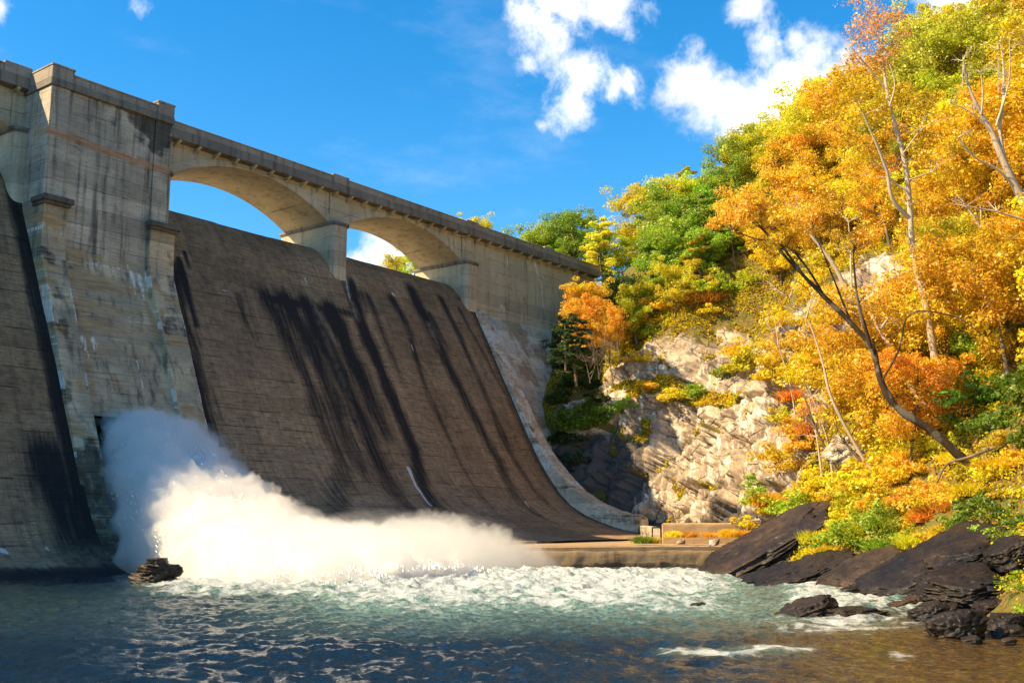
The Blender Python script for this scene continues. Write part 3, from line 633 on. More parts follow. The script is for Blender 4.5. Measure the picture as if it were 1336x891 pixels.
def sc_(U_, Z): return np.stack([.55*sstep(.1, .3, fbm(np.stack([U_*.25, Z*.1, U_*0], -1), 3))+.7*sstep(.45, .1, Z), 0*U_, .35+0*U_], -1)
o = wallgrid(s0, s1, -.8, 1.6, 'end_sill', M['sill'], 1.5, sc_); tag(o, 'long low sunlit concrete sill wall at the toe of the spillway', 'wall')
ap = MB(); n2_ = np.array([t[0], t[1]]); back = -nn
P0 = s0+back*.6; P1 = s1+back*.6; Q1 = s1+np.array([9., 4., 0]); Q2 = np.array([104., 58., 0]); 
ap.prism([(P0[0], P0[1]), (P1[0], P1[1]), (Q1[0], Q1[1]), (Q2[0], Q2[1]), (99., 60.), (52., 66.)], 2, -.8, 1.585); o = ap.build('apron', M['sill']); tag(o, kind='structure')
w0 = zpl(866, 709, 1.6); w1 = zpl(968, 709, 1.6)
o = wallgrid(w0, w1, 1.3, 3.35, 'retaining_wall', M['sill'], .8, lambda U_, Z: np.stack([.5*sstep(.1, .3, fbm(np.stack([U_*.5, Z*.3, U_*0+4], -1), 3)), 0*U_, .4+0*U_], -1), seed=4); tag(o, 'short sunlit concrete wall behind the sill, below the cliff', 'wall')
w2 = ypl(822, 709, 58.)
o = wallgrid((98.5, 57.9), (w0[0]+.5, w0[1]+.5), 1.3, 3.0, 'retaining_wall', M['abut'], .8, lambda U_, Z: np.stack([.7+0*U_, 0*U_, .2+0*U_], -1), seed=6); tag(o, 'shaded mossy concrete wall between the training wall and the sunlit wall', 'wall')
# ============================================================ HILLSIDE
HD = np.array([.75, -.66]); HD /= np.linalg.norm(HD)
DK = [0, 1, 2, 3.5, 5, 8, 12, 16, 24, 34, 45, 70, 160]
p_bank = [-.8, .3, 1.1, 2.4, 3.8, 7., 11.5, 16., 26., 37.5, 46., 52., 56.]
p_mid = [-.6, .9, 1.9, 3.4, 5.2, 8.5, 14., 20., 32., 44., 51., 56., 60.]
p_cl = [1.2, 5.5, 10.5, 15., 17.6, 19.3, 25.5, 31., 41., 49., 54., 58., 61.]
p_cl2 = [1.2, 5.5, 9.5, 13.5, 15.8, 17.2, 23.5, 31.5, 43.5, 52., 56., 59., 62.]
p_dam = [2., 6.5, 10., 14.5, 17.5, 20., 25., 31., 40.5, 48., 53., 57., 61.]
p_dam2 = [2., 6.5, 10., 14.5, 17.5, 19.5, 23., 27., 35., 42., 48., 53., 58.]
p_up = [12., 14., 16., 18., 20., 22., 24., 26., 31., 37., 40., 44., 50.]
NODES = [((-40, -66), p_bank), ((0, -26), p_bank), ((20, -6), p_bank), ((34, 7.0), p_bank), ((48, 14.5), p_bank), ((56, 21), p_bank), ((62.5, 28.5), p_bank), ((75, 33.), p_mid), ((84, 37), p_cl), ((90, 45), p_cl),
         ((96.5, 51.5), p_cl2), ((101.2, 57.5), p_cl2), ((102.3, 64), p_dam), ((101.3, 70), p_dam), ((101.0, 78), p_dam2), ((101.5, 90), p_dam2), ((104, 108), p_up), ((115, 132), p_up), ((140, 160), p_up), ((200, 220), p_up)]
NB = np.array([n[0] for n in NODES], float); NP = np.array([n[1] for n in NODES], float)
def catm(A, u):
    u = np.clip(u, 0, len(A)-1-1e-6); i = u.astype(int); f = (u-i)[:, None]
    g = lambda k: A[np.clip(k, 0, len(A)-1)]
    a, b, c, d = g(i-1), g(i), g(i+1), g(i+2)
    return .5*((2*b)+(c-a)*f+(2*a-5*b+4*c-d)*f**2+(3*b-a-3*c+d)*f**3)
seg = np.linalg.norm(np.diff(NB, axis=0), axis=1)
us = [0.]
for i in range(len(NB)-1):
    st = .2 if 5 <= i <= 14 else (.45 if i in (2, 3, 4, 15) else 3.)
    n = max(2, int(seg[i]/st)); us += list(i+np.arange(1, n+1)/n)
us = np.array(us)
dg = np.concatenate([np.linspace(0, 5, 100, endpoint=False), np.linspace(5, 16, 90, endpoint=False), np.linspace(16, 70, 70, endpoint=False), np.linspace(70, 160, 12)])
Bs = catm(NB, us); Ps = catm(NP, us)
ZT = np.stack([np.interp(dg, DK, p) for p in Ps])
k_ = np.hanning(9); k_ /= k_.sum()
ZT[:, 4:-4] = np.stack([np.convolve(z, k_, 'valid') for z in ZT])
HX = Bs[:, 0][:, None]+HD[0]*dg; HY = Bs[:, 1][:, None]+HD[1]*dg; HZ = ZT
PH = np.stack([HX, HY, HZ], -1)
U2 = np.broadcast_to(us[:, None], HX.shape); D2 = np.broadcast_to(dg, HX.shape)
cliffm = sstep(7.35, 7.9, U2+.25*fbm(PH*.2, 3))*sstep(14.2, 13.2, U2)*sstep(13.6+1.5, 11.5, D2+1.6*fbm(PH*.25, 3)+1.5*sstep(9.5, 12, U2))
ledge = sstep(4.6, 5.4, D2)*sstep(8.6, 7.2, D2)
veg = np.clip(1-cliffm, 0, 1); veg = np.maximum(veg, ledge*sstep(-.45, -.1, fbm(PH*.22+9, 3))*.9)
veg = np.maximum(veg, .8*sstep(.2, .34, fbm(PH*.35+3, 4)))
nst = -math.sin(.62)*Rv+math.cos(.62)*np.array([0, 0, 1]); cst = PH@nst
w1 = fbm(PH*.16, 4)
c1 = cst/2.6+w1*1.6; saw1 = (c1-np.floor(c1)); saw1 = np.where(saw1 < .82, saw1/.82, (1-saw1)/.18)
blk = np.sin(np.floor(c1)*12.99)*43.7; blk -= np.floor(blk)
c2 = (PH@Rv)/3.1+.4*cst/2.6+fbm(PH*.3+5, 3)*1.2; saw2 = c2-np.floor(c2); saw2 = np.where(saw2 < .9, saw2/.9, (1-saw2)/.1)
c3 = cst/.75+fbm(PH*.5+8, 3)*2.; saw3 = c3-np.floor(c3); saw3 = np.where(saw3 < .8, saw3/.8, (1-saw3)/.2)
SF = np.stack([PH@Rv+w1*1.5, PH@np.array([Fv[0], Fv[1], 0]), cst*1.25+w1*2], -1)
f1, e1 = facet(SF*.26, 3); f2, e2 = facet(SF*.75+7, 9); f3, e3 = facet(SF*1.9+3, 5)
rk = saw1*.3+blk*.4+f1*2.6-.9*sstep(.09, .0, e1)+f2*.75-.4*sstep(.09, .0, e2)+f3*.20-.12*sstep(.08, .0, e3)+saw3*.10+w1*1.5+.35
gr = fbm(PH*.13+2, 4)*1.6*sstep(0, 6, D2)+fbm(PH*.8, 4)*.3
disp = (rk-1.2)*cliffm*(1-.65*ledge)*sstep(-.1, .8, D2+.6)+gr*(1-cliffm)
PH2 = PH+disp[..., None]*np.array([-HD[0]*.85, -HD[1]*.85, .35])
bx, by, bw_ = projn(PH2)
wetm = sstep(11.3, 12.3, U2)*sstep(16., 11., PH2[..., 2])+.75*sstep(7., 2.5, PH2[..., 2]+2.*fbm(PH*.3+4, 3))*sstep(.0, .25, fbm(PH*.15+14, 3)+.2)
wetm = np.clip(wetm, 0, 1)*cliffm
colsH = np.stack([veg, wetm, 0*veg], -1).reshape(-1, 3)
FH = grid_faces(len(us), len(dg)); Vh = PH2.reshape(-1, 3)
fm = cliffm.reshape(-1)[FH].mean(1) > .5
def submesh(name, Fc, mat):
    used, inv = np.unique(Fc.ravel(), return_inverse=True); return npmesh(name, Vh[used], inv.reshape(Fc.shape), mat, False, colsH[used])
o = mobj('hillside', submesh('hillside', FH[~fm], M['rock'])); tag(o, kind='structure')
o = mobj('cliff', submesh('cliff', FH[fm], M['rock'])); tag(o, kind='structure')
vis = (bw_ > 5)
def terr_px(x, y, tol=9):
    m = np.hypot(bx-x, by-y); m = np.where(vis, m, 1e9); c = m < tol
    if not c.any():
        i = np.unravel_index(np.argmin(m), m.shape); return PH2[i], i
    w = np.where(c, bw_, 1e9); i = np.unravel_index(np.argmin(w), w.shape); return PH2[i], i
def terr_at(X, Y):
    # solve B(u)+H d = (X,Y)
    r = np.array([X, Y])-Bs; tperp = np.abs(r[:, 0]*HD[1]-r[:, 1]*HD[0]); dd = r@HD; i = np.argmin(tperp+np.where(dd < -3, 1e3, 0)); j = np.argmin(np.abs(dg-dd[i])); return PH2[i, j]
# ============================================================ WATER
gx = np.concatenate([np.linspace(-400, -5, 14, endpoint=False), np.linspace(-5, 12, 30, endpoint=False), np.arange(12, 62, .125), np.arange(62, 112, .35)])
gy = np.concatenate([np.linspace(-250, -20, 10, endpoint=False), np.linspace(-20, 4, 30, endpoint=False), np.arange(4, 46, .125), np.arange(46, 70, .3)])
X, Y = np.meshgrid(gx, gy, indexing='ij'); P0 = np.stack([X, Y, X*0], -1)
wx, wy, ww = projn(P0); inv_ = ww > 2
wx = np.where(inv_, wx, -999); wy = np.where(inv_, wy, 2000)
wob = 14*fbm(np.stack([X*.18, Y*.18, X*0], -1), 4); yy = wy+wob
foam = (.62*sstep(742, 756, yy)*sstep(815, 780, yy)+.38*sstep(742, 756, yy)*sstep(786, 766, yy))*sstep(330, 520, wx+wob*3)*sstep(1020, 880, wx+wob*3)
foam = np.maximum(foam, .8*sstep(735, 742, yy)*sstep(790, 768, yy)*sstep(150, 240, wx)*sstep(700, 520, wx))
foam = np.maximum(foam, .75*np.exp(-((wy-(851+wob*.5))/5)**2)*sstep(840, 900, wx)*sstep(1075, 1040, wx))
foam = np.maximum(foam, .62*sstep(1000, 1060, wx)*sstep(1330, 1200, wx)*sstep(750, 765, wy)*sstep(815, 790, wy))
foam = np.maximum(foam, .60*np.exp(-(np.hypot((wx-1105)/90, (wy-815)/14))**2)); foam = np.maximum(foam, .75*np.exp(-(np.hypot((wx-1175)/16, (wy-856)/5))**2)); foam = np.maximum(foam, .7*np.exp(-(np.hypot((wx-1195)/20, (wy-787)/5))**2))
foam = np.maximum(foam, .07*sstep(760, 790, wy)*sstep(850, 810, wy))
foam *= inv_; fmain = foam*sstep(830, 800, wy)
# flow aligned waves (flow roughly -Y / towards the camera right)
a = 1.0*fbm(np.stack([X*.16, Y*.20, X*0], -1), 2)*.16
c = (1-2*np.abs(perlin(np.stack([X*.55+.3*Y, Y*.5-.2*X, X*0+3], -1))))*.045+(1-2*np.abs(perlin(np.stack([X*1.15, Y*1.25, X*0+7], -1))))*.035+perlin(np.stack([X*2.4, Y*2.4, X*0+1], -1))*.022
lump = np.maximum(0, fbm(np.stack([X*.42, Y*.42, X*0+11], -1), 5, True))*.6+fbm(np.stack([X*1.6, Y*1.6, X*0+2], -1), 3)*.14
c = c+perlin(np.stack([X*.9-.5*Y, Y*.8+.4*X, X*0+31], -1))*.05
zz = (a+c*1.7)*sstep(110, 60, ww)+lump*np.clip(fmain*1.0, 0, 1)
calm = sstep(950, 1250, wx)*sstep(800, 840, wy); zz = zz*(1-.6*calm)
rg_ = fbm(np.stack([X*.75+.8*fbm(P0*.4, 2), Y*.75+.8*fbm(P0*.4+7, 2), X*0+5], -1), 5, True)
fm2 = foam*1.15-.78+rg_*.95+.35*fbm(np.stack([X*2.6, Y*2.6, X*0], -1), 3)+lump*.35
fz = np.clip(sstep(-.1, .7, fm2), 0, 1)*sstep(.02, .15, foam)
turb = np.clip(foam*1.1+.55*sstep(740, 765, yy)*sstep(845, 790, yy)*sstep(250, 480, wx)*sstep(1150, 980, wx), 0, 1)*inv_
V = np.stack([X, Y, zz], -1).reshape(-1, 3)
# skip the part under land: fine
gold_refl = sstep(880, 1200, wx+wob*4)*sstep(790, 835, wy)*inv_; colsW = np.stack([fz, turb, gold_refl], -1).reshape(-1, 3)  # blue channel: mask for the golden hillside reflection painted into the water colour
N = NT('river_water'); P = N.pos(); A = N.attr(); sp = N.n('ShaderNodeSeparateColor'); N.put(sp.inputs[0], A.outputs['Color'])
wn1 = N.noise(N.scalev(P, (1., 1.1, 1.)), 3.2, 5, .6, .3); wn2 = N.noise(P, 11., 3, .6)
fn = N.noise(P, 4.5, 7, .7, .6)
fo = N.smooth(N.math('ADD', sp.outputs[0], N.math('MULTIPLY', N.math('SUBTRACT', fn, .5), 1.4)), .2, 1.25); fo = N.math('MULTIPLY', fo, N.smooth(sp.outputs[0], .0, .12))
wc = N.mix(sp.outputs[1], (.004, .014, .024), (.062, .14, .118))
wc = N.mix(N.math('MULTIPLY', sp.outputs[1], N.smooth(fn, .38, .7)), wc, (.30, .40, .33))
wc = N.mix(N.math('MULTIPLY', sp.outputs[2], .85), wc, N.mix(N.smooth(fn, .4, .65), (.03, .018, .006), (.15, .085, .018)))  # brown-gold streaks painted in as the hill's reflection
wcol = N.mix(fo, wc, (.50, .53, .51))
sh = N.bsdf(wcol, N.math('ADD', .07, N.math('MULTIPLY', sp.outputs[1], .35)), N.bump(N.math('ADD', wn1, N.math('MULTIPLY', wn2, .35)), .9, .12), spec=.5)
M['water'] = N.out(sh)
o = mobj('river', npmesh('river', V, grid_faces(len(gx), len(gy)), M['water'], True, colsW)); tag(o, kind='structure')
gb = MB(); gb.prism([(-2500, -2500), (2500, -2500), (2500, 2500), (-2500, 2500)], 2, -6.2, -6.); M['bed'] = rock_mat('river_bed', [(.05,.04,.03), (.07,.05,.035), (.03,.025,.02), (.1,.1,.1)], wet=True)
o = gb.build('ground', M['bed']); tag(o, kind='structure')
lk = MB(); lk.prism([(-400, 92.9), (170, 92.9), (170, 420), (-400, 420)], 2, 30.8, 31.); N = NT('lake_water'); P = N.pos(); o = lk.build('lake', N.out(N.bsdf((.01,.03,.035), .08, N.bump(N.noise(P, 1.5, 4), .2, .05)))); tag(o, kind='structure')
# spray ------------------------------------------------------
def vol_mat(name, dens, aniso=.35, col=(1., 1., 1.), nz=None):
    N = NT(name); v = N.n('ShaderNodeVolumePrincipled'); v.inputs['Color'].default_value = (*col, 1); v.inputs['Anisotropy'].default_value = aniso
    if nz:
        P = N.pos(); n = N.noise(N.vmath('ADD', P, (0, 0, 0)), nz, 3, .6); d = N.math('MULTIPLY', N.smooth(n, .38, .62), dens*2.); N.put(v.inputs['Density'], d)
    else: v.inputs['Density'].default_value = dens
    return N.out(None, v.outputs[0])
PLS = [ # Y, xc, halfwidth, ztop, zbot
 (72.9, 45.9, 1.6, 10.3, 9.5), (71.4, 45.8, 2.1, 10.8, 7.5), (69.3, 45.8, 2.8, 10.5, 3.), (66.5, 45.8, 3.7, 9.6, -.5), (63.5, 45.4, 4.1, 8.1, -.5), (60.5, 44.9, 4.5, 6.4, -.5), (57.5, 44.4, 4.9, 4.9, -.5), (54.5, 43.9, 5.3, 3.7, -.5), (51., 43.5, 5.6, 2.8, -.5), (47., 43.5, 5.8, 2.1, -.5), (43., 44., 5.5, 1.6, -.5), (40, 44.5, 4.6, 1.0, -.4)]
def hull(name, st, grow, amp, sc, seed, mat, parent, nu=260, nv=200, axis='y'):
    A_ = np.array(st, float); t = np.linspace(0, len(A_)-1, nu)
    C_ = catm(A_, t); th = np.linspace(0, 2*math.pi, nv, endpoint=False); endk = np.sqrt(np.clip(1-np.abs(np.linspace(-1, 1, nu))**14, 0.0, 1))
    rz = (C_[:, 3]-C_[:, 4])/2*grow; rx = C_[:, 2]*grow; cz = C_[:, 3]-(C_[:, 3]-C_[:, 4])/2
    ct = np.sign(np.cos(th))*np.abs(np.cos(th))**.8; sn = np.sign(np.sin(th))*np.abs(np.sin(th))**.8
    XX = C_[:, 1][:, None]+rx[:, None]*endk[:, None]*ct; YY = np.broadcast_to(C_[:, 0][:, None], XX.shape)+0.; ZZ = cz[:, None]+rz[:, None]*endk[:, None]*sn
    if axis == 'x': XX, YY = YY, XX
    P = np.stack([XX, YY, ZZ], -1); nr = np.stack([ct[None, :]*np.ones((nu, 1)), np.zeros((nu, nv)), sn[None, :]*np.ones((nu, 1))], -1)
    if axis == 'x': nr = nr[..., [1, 0, 2]]
    St = P*(np.array([1., .45, .8]) if axis == 'y' else np.array([.8, 1., 1.])); nz = (1-2*np.abs(perlin(St*sc+seed)))*.4+(1-2*np.abs(perlin(St*sc*2.1+seed+9)))*.30+(1-2*np.abs(perlin(St*sc*4.5+seed+3)))*.22+(1-2*np.abs(perlin(St*sc*9.5+seed+3)))*.13+perlin(P*sc*.5+seed)*.5
    kk = sstep(0, 20, np.arange(nu))[:, None]
    P = P+nr*(nz*amp*(.35+.65*kk)*endk[:, None])[..., None]; P[..., 2] = np.maximum(P[..., 2], -.45)
    V = P.reshape(-1, 3); i = np.arange((nu-1)*nv); r = i//nv; c = i % nv
    Fc = np.stack([r*nv+c, r*nv+(c+1) % nv, (r+1)*nv+(c+1) % nv, (r+1)*nv+c], 1)
    me = npmesh(name, V, Fc, mat, True); o = mobj(name, me, parent)
    import bmesh
    bm = bmesh.new(); bm.from_mesh(me); bm.verts.ensure_lookup_table()
    bmesh.ops.contextual_create(bm, geom=[bm.verts[k] for k in range(nv)]); bm.verts.ensure_lookup_table()
    bmesh.ops.contextual_create(bm, geom=[bm.verts[(nu-1)*nv+k] for k in range(nv)])
    bmesh.ops.recalc_face_normals(bm, faces=bm.faces); bm.to_mesh(me); bm.free()
    return o
pl = empty('water_jet', (46, 60, 0)); tag(pl, 'huge white jet of spray blasting out of the dam outlet into the river', 'water jet')
hull('spray', PLS, .84, 1.0, .5, 1, vol_mat('dense_spray', 4.5, col=(1., .992, .972)), pl)
hull('spray', PLS, .98, 1.6, .55, 4, vol_mat('mid_spray', .9, col=(1., .992, .972)), pl)
hull('spray', PLS, 1.10, 1.3, .45, 8, vol_mat('thin_spray', .14), pl)
def droplets(n, seed):
    r = np.random.default_rng(seed); A_ = np.array(PLS, float); t = r.uniform(0, len(A_)-1.01, n)**1.0; C_ = catm(A_, t); th = r.uniform(-.2, math.pi+.2, n); g = .86+np.abs(r.normal(size=n))*.15
    rz = (C_[:, 3]-C_[:, 4])/2; cz = C_[:, 3]-rz; P = np.stack([C_[:, 1]+C_[:, 2]*g*np.cos(th), C_[:, 0]+r.normal(size=n)*.3, cz+rz*g*np.sin(th)], -1); cl_ = perlin(P*np.array([.9, .5, .9])+3) > -.05; P = P[cl_ & (P[:, 2] > 0)]; n = len(P)
    s = r.uniform(.012, .05, n)**1.0; d = np.stack([r.normal(size=n)*.2, -np.ones(n), -.3-1.2*(72-P[:, 1]).clip(0)/30], -1); d /= np.linalg.norm(d, axis=1)[:, None]; u = np.cross(d, [0., 0, 1]); u /= np.linalg.norm(u, axis=1)[:, None]; v = np.cross(d, u); L_ = (s*r.uniform(1.5, 6, n))[:, None]; s = s[:, None]
    V = np.stack([P-d*L_, P+u*s, P+v*s, P-u*s, P-v*s, P+d*L_], 1).reshape(-1, 3); b = (np.arange(n)*6)[:, None, None]; F = (b+np.array([[0, 2, 1], [0, 3, 2], [0, 4, 3], [0, 1, 4], [5, 1, 2], [5, 2, 3], [5, 3, 4], [5, 4, 1]])).reshape(-1, 3)
    N = NT('droplet'); return npmesh('droplets', V, F, N.out(N.bsdf((.9, .9, .88), .3)))
o = mobj('droplets', droplets(26000, 77), pl); o['kind'] = 'stuff'
MS = [(36, 49, 3., 1.3, -.4), (40, 49, 4.5, 2.3, -.4), (45, 49.5, 6., 2.8, -.4), (50, 50, 6., 2.6, -.4), (54, 50.5, 5.5, 3.0, -.4), (58, 50.5, 5., 2.9, -.4), (61, 50, 4., 2.0, -.4), (64, 49, 3., 1.0, -.4), (66, 48, 1.5, .4, -.4)]
ms = empty('mist_bank', (55, 48, 0)); tag(ms, 'low bank of drifting mist over the churning water below the main spillway', 'mist')
hull('mist', MS, .85, 1.5, .5, 21, vol_mat('mist_inner', .3), ms, axis='x'); hull('mist', MS, 1.15, 1.5, .35, 25, vol_mat('mist_outer', .03), ms, axis='x')
# ============================================================ ROCKS
def rock_mesh(name, seed, K=14, n=64, mat=None, flat=1., strata=.05):
    r = np.random.default_rng(seed)
    th = np.linspace(0, math.pi, n); ph = np.linspace(0, 2*math.pi, 2*n, endpoint=False)
    T, Pp = np.meshgrid(th, ph, indexing='ij'); Dv = np.stack([np.sin(T)*np.cos(Pp), np.sin(T)*np.sin(Pp), np.cos(T)], -1)
    nn_ = r.normal(size=(K, 3))*np.array([1, 1, .55]); nn_ /= np.linalg.norm(nn_, axis=1)[:, None]; hh = r.uniform(.62, .95, K)
    nn_ = np.concatenate([nn_, [[0, 0, 1], [0, 0, -1], [0, 1, .1], [0, -1, .1]]]); hh = np.concatenate([hh, [.7, .7, .75, .75]])
    q = Dv@nn_.T; R = np.min(np.where(q > .02, hh/np.maximum(q, .02), 9), -1); R = np.minimum(R, 1.25)
    fa, fe = facet(Dv*np.array([2.2, 2.2, 5.])+seed, 3); fb_, fe2 = facet(Dv*np.array([5, 5, 12.])+seed, 8)
    R = R*(1+.10*fa-.05*sstep(.12, 0, fe)+.045*fb_+.02*fbm(Dv*7+seed, 3)); P = Dv*R[..., None]
    lay = np.floor(P[..., 2]*8+1.2*fbm(Dv*1.5+seed, 2)); P = P*(1+strata*1.5*((np.sin(lay*12.9+seed)*43.7) % 1-.5))[..., None]
    V = P.reshape(-1, 3); m = 2*n; i = np.arange((n-1)*m); a = i//m; c = i % m
    return npmesh(name, V, np.stack([a*m+c, (a+1)*m+c, (a+1)*m+(c+1) % m, a*m+(c+1) % m], 1), mat)
def rock_px(name, x0, y0, x1, y1, D, tpx, depth, seed, mat, label, cat='rock', K=14, group=None, lean=0.):
    a = CAM+ray(x0, y0)*D; b = CAM+ray(x1, y1)*D; c = (a+b)/2; ax = b-a; L_ = np.linalg.norm(ax); ax /= L_
    fy = np.array([Fv[0], Fv[1], lean]); fy /= np.linalg.norm(fy); az = np.cross(ax, fy); az /= np.linalg.norm(az); az *= np.sign(az[2]+1e-9); ay = np.cross(az, ax)
    th_ = tpx/FPX*D
    me = rock_mesh(name, seed, K, 64 if abs(x1-x0) > 45 else 30, mat); o = bpy.data.objects.new(name, me); COL.objects.link(o)
    o.matrix_world = Matrix(((*[ax[0]*L_*.58, ay[0]*depth*.6, az[0]*th_*.68], c[0]), (*[ax[1]*L_*.58, ay[1]*depth*.6, az[1]*th_*.68], c[1]), (*[ax[2]*L_*.58, ay[2]*depth*.6, az[2]*th_*.68], c[2]), (0, 0, 0, 1)))
    return tag(o, label, cat, group)
Dw = lambda y: CH*FPX/(y-676)/math.cos(TH)**1*1.0
def Dz(y, z=0.):
    r_ = ray(1000, y); return (z-CH)/r_[2]
S_, B_ = M['slate'], M['brownrock']
rock_px('slab_rock', 915, 762, 1080, 670, Dz(752), 36, 7., 11, B_, 'long brown slab of rock sloping from the sill into the water', lean=.25)
rock_px('slab_rock', 985, 768, 1120, 728, Dz(764), 26, 5., 12, S_, 'dark flat slab at the waterline under the long brown slab', lean=.2)
rock_px('slab_rock', 1080, 774, 1190, 724, Dz(772), 28, 6., 13, B_, 'brown layered slab below the bright green bush', lean=.25)
rock_px('slab_rock', 1135, 784, 1298, 694, Dz(784)*1.0, 25, 5., 14, S_, 'dark tilted slab rising from the water to the right bank', lean=.25)
rock_px('slab_rock', 1195, 776, 1330, 750, Dz(800)*1.0, 31, 4., 15, S_, 'broad black slab above the shore boulders', lean=.2)
rock_px('slab_rock', 1150, 776, 1232, 738, Dz(784), 20, 3., 51, S_, 'narrow black slab wedged between the brown layered slab and the broad black slab', lean=.2)
rock_px('slab_rock', 1205, 742, 1300, 708, Dz(792), 20, 3., 52, S_, 'thin black slab leaning on top of the dark tilted slab', lean=.2)
rock_px('boulder', 1018, 812, 1088, 786, Dz(806), 30, 2.4, 16, S_, 'pointed black boulder standing in the stream', 'boulder', lean=.1)
rock_px('boulder', 1058, 806, 1152, 802, Dz(806)*.985, 24, 2., 17, S_, 'low flat black boulder right behind the pointed one in the stream', 'boulder')
rock_px('boulder', 1186, 812, 1245, 795, Dz(814), 30, 1.6, 18, S_, 'black boulder nearest the open water below the broad slab', 'boulder')
rock_px('boulder', 1222, 832, 1284, 808, Dz(832), 46, 1.6, 19, S_, 'large black boulder at the front of the right shore', 'boulder')
rock_px('boulder', 1262, 800, 1330, 790, Dz(808), 24, 1.6, 20, S_, 'thin grey-black boulder lying across the shore rocks', 'boulder')
rock_px('boulder', 1285, 822, 1345, 815, Dz(826), 34, 1.8, 21, S_, 'dark brown boulder cut by the right edge of the photo', 'boulder')
rock_px('boulder', 1150, 795, 1200, 788, Dz(795), 16, 1.5, 22, B_, 'small brown boulder at the waterline left of the shore boulders', 'boulder')
rock_px('boulder', 895, 797, 918, 789, Dz(795), 12, .8, 23, S_, 'tiny dark rock breaking the white water, mid-stream', 'boulder')
rock_px('boulder', 1090, 610, 1130, 560, 78., 44, 3., 26, M['rock'], 'tall pale rock slab among saplings right of the cliff', 'rock')
rock_px('boulder', 1290, 735, 1345, 705, 41., 26, 2.5, 28, S_, 'dark rock half hidden in green weeds near the right edge', 'rock')
rr_ = np.random.default_rng(5); RB = None
for k, (x, y) in enumerate([(872, 706), (888, 707), (905, 705), (930, 709), (948, 706), (990, 700), (1003, 706), (1012, 695)]):
    D = Dz(y, 1.75); rock_px('rubble_stone', x-rr_.uniform(5, 9), y, x+rr_.uniform(5, 9), y-rr_.uniform(-2, 3), D, rr_.uniform(5, 9), .8, 40+k, M['rock'], 'loose pale stone lying on the apron behind the end sill', 'stone', group='loose stones on the apron')
blk_ = MB().box(-1.9, 1.9, -.5, .5, 0, .95, .04); pb = CAM+ray(936, 706)*Dz(706, 1.65); o = blk_.build('concrete_block', M['sill']); o.location = pb; o.rotation_euler = (0, 0, math.atan2(Rv[1], Rv[0])+.05); tag(o, 'long grey concrete block lying on the apron by the cliff', 'block')
shore = []
for k in range(46):
    x = rr_.uniform(1090, 1335); yb = np.interp(x, [1090, 1180, 1230, 1336], [772, 788, 826, 846])+rr_.uniform(-34, 8); wd = rr_.uniform(10, 34); Dk = Dz(min(yb+4, np.interp(x, [1090, 1180, 1230, 1336], [775, 792, 832, 848])))
    rock_px('shore_stone', x-wd/2, yb+rr_.uniform(-2, 4), x+wd/2, yb-rr_.uniform(0, 8), Dk, wd*rr_.uniform(.4, .7), wd/FPX*Dk*.9, 200+k, S_ if rr_.random() < .7 else B_, 'x', 'stone', K=10, group='small stones between the shore boulders', lean=.2); shore.append((x, SC.collection.objects[-1]))
shore.sort(key=lambda t: t[0])
for k, (x, o) in enumerate(shore): o['label'] = 'small dark stone among the right shore boulders, '+('number %d' % 0 if False else (lambda n: (['first','second','third','fourth','fifth','sixth','seventh','eighth','ninth','tenth','eleventh','twelfth','thirteenth','fourteenth','fifteenth','sixteenth','seventeenth','eighteenth','nineteenth','twentieth'][n] if n < 20 else (['twenty','thirty','forty'][(n-19)//10 if n > 19 else 0]+'-'+['first','second','third','fourth','fifth','sixth','seventh','eighth','ninth','tenth'][(n-20) % 10])))(k))+' from the left'
# stacked rock in the jet
bs_ = empty('stone_stack', zpl(201, 765)); tag(bs_, 'dark stepped concrete stump standing in the water left of the jet', 'stump')
def stump(x0, x1, y0, y1, seed):
    D = Dz(765); me = rock_mesh('stump_block', seed, 8, 40, M['slate']); o = bpy.data.objects.new('stump_block', me); COL.objects.link(o); o.parent = bs_
    c = CAM+ray((x0+x1)/2, (y0+y1)/2)*D-np.array(bs_.location); o.location = c; o.rotation_euler = (0, 0, math.atan2(Rv[1], Rv[0])); o.scale = ((x1-x0)/2/FPX*D*1.3, 1.1, (y1-y0)/2/FPX*D*1.45)
M['slate_stump'] = M['slate']
stump(178, 226, 748, 768, 61); stump(190, 226, 736, 752, 62); stump(199, 217, 728, 738, 63)
# ============================================================ TREES
def leaves_np(cent, rad, n, size, rng, flat=.75, droop=.3):
    """cent (k,3) rad (k,) -> leaf quads"""
    k = len(cent); idx = rng.integers(0, k, n); d = rng.normal(size=(n, 3)); d /= np.linalg.norm(d, axis=1)[:, None]
    r = rng.uniform(.25, 1, n)**.5; p = cent[idx]+d*(r*rad[idx])[:, None]*np.array([1, 1, flat])
    nr = d*.7+rng.normal(size=(n, 3))*.6+np.array([0, 0, .4]); nr /= np.linalg.norm(nr, axis=1)[:, None]
    a = np.cross(nr, rng.normal(size=(n, 3))); a /= np.linalg.norm(a, axis=1)[:, None]+1e-9; b = np.cross(nr, a)
    s = size*(.45+1.15*rng.random(n)**2.2*1.4)[:, None]; e = rng.uniform(.5, .75, n)[:, None]
    V = np.stack([p-a*s*.5, p+b*s*.5*e+nr*s*.08, p+a*s*.5, p-b*s*.5*e+nr*s*.08], 1).reshape(-1, 3)
    F = np.arange(4*n).reshape(-1, 4); rc = (rng.uniform(0, 1, n)*.6+.4*(np.sin(idx*12.9)*.5+.5))
    return V, F, rc
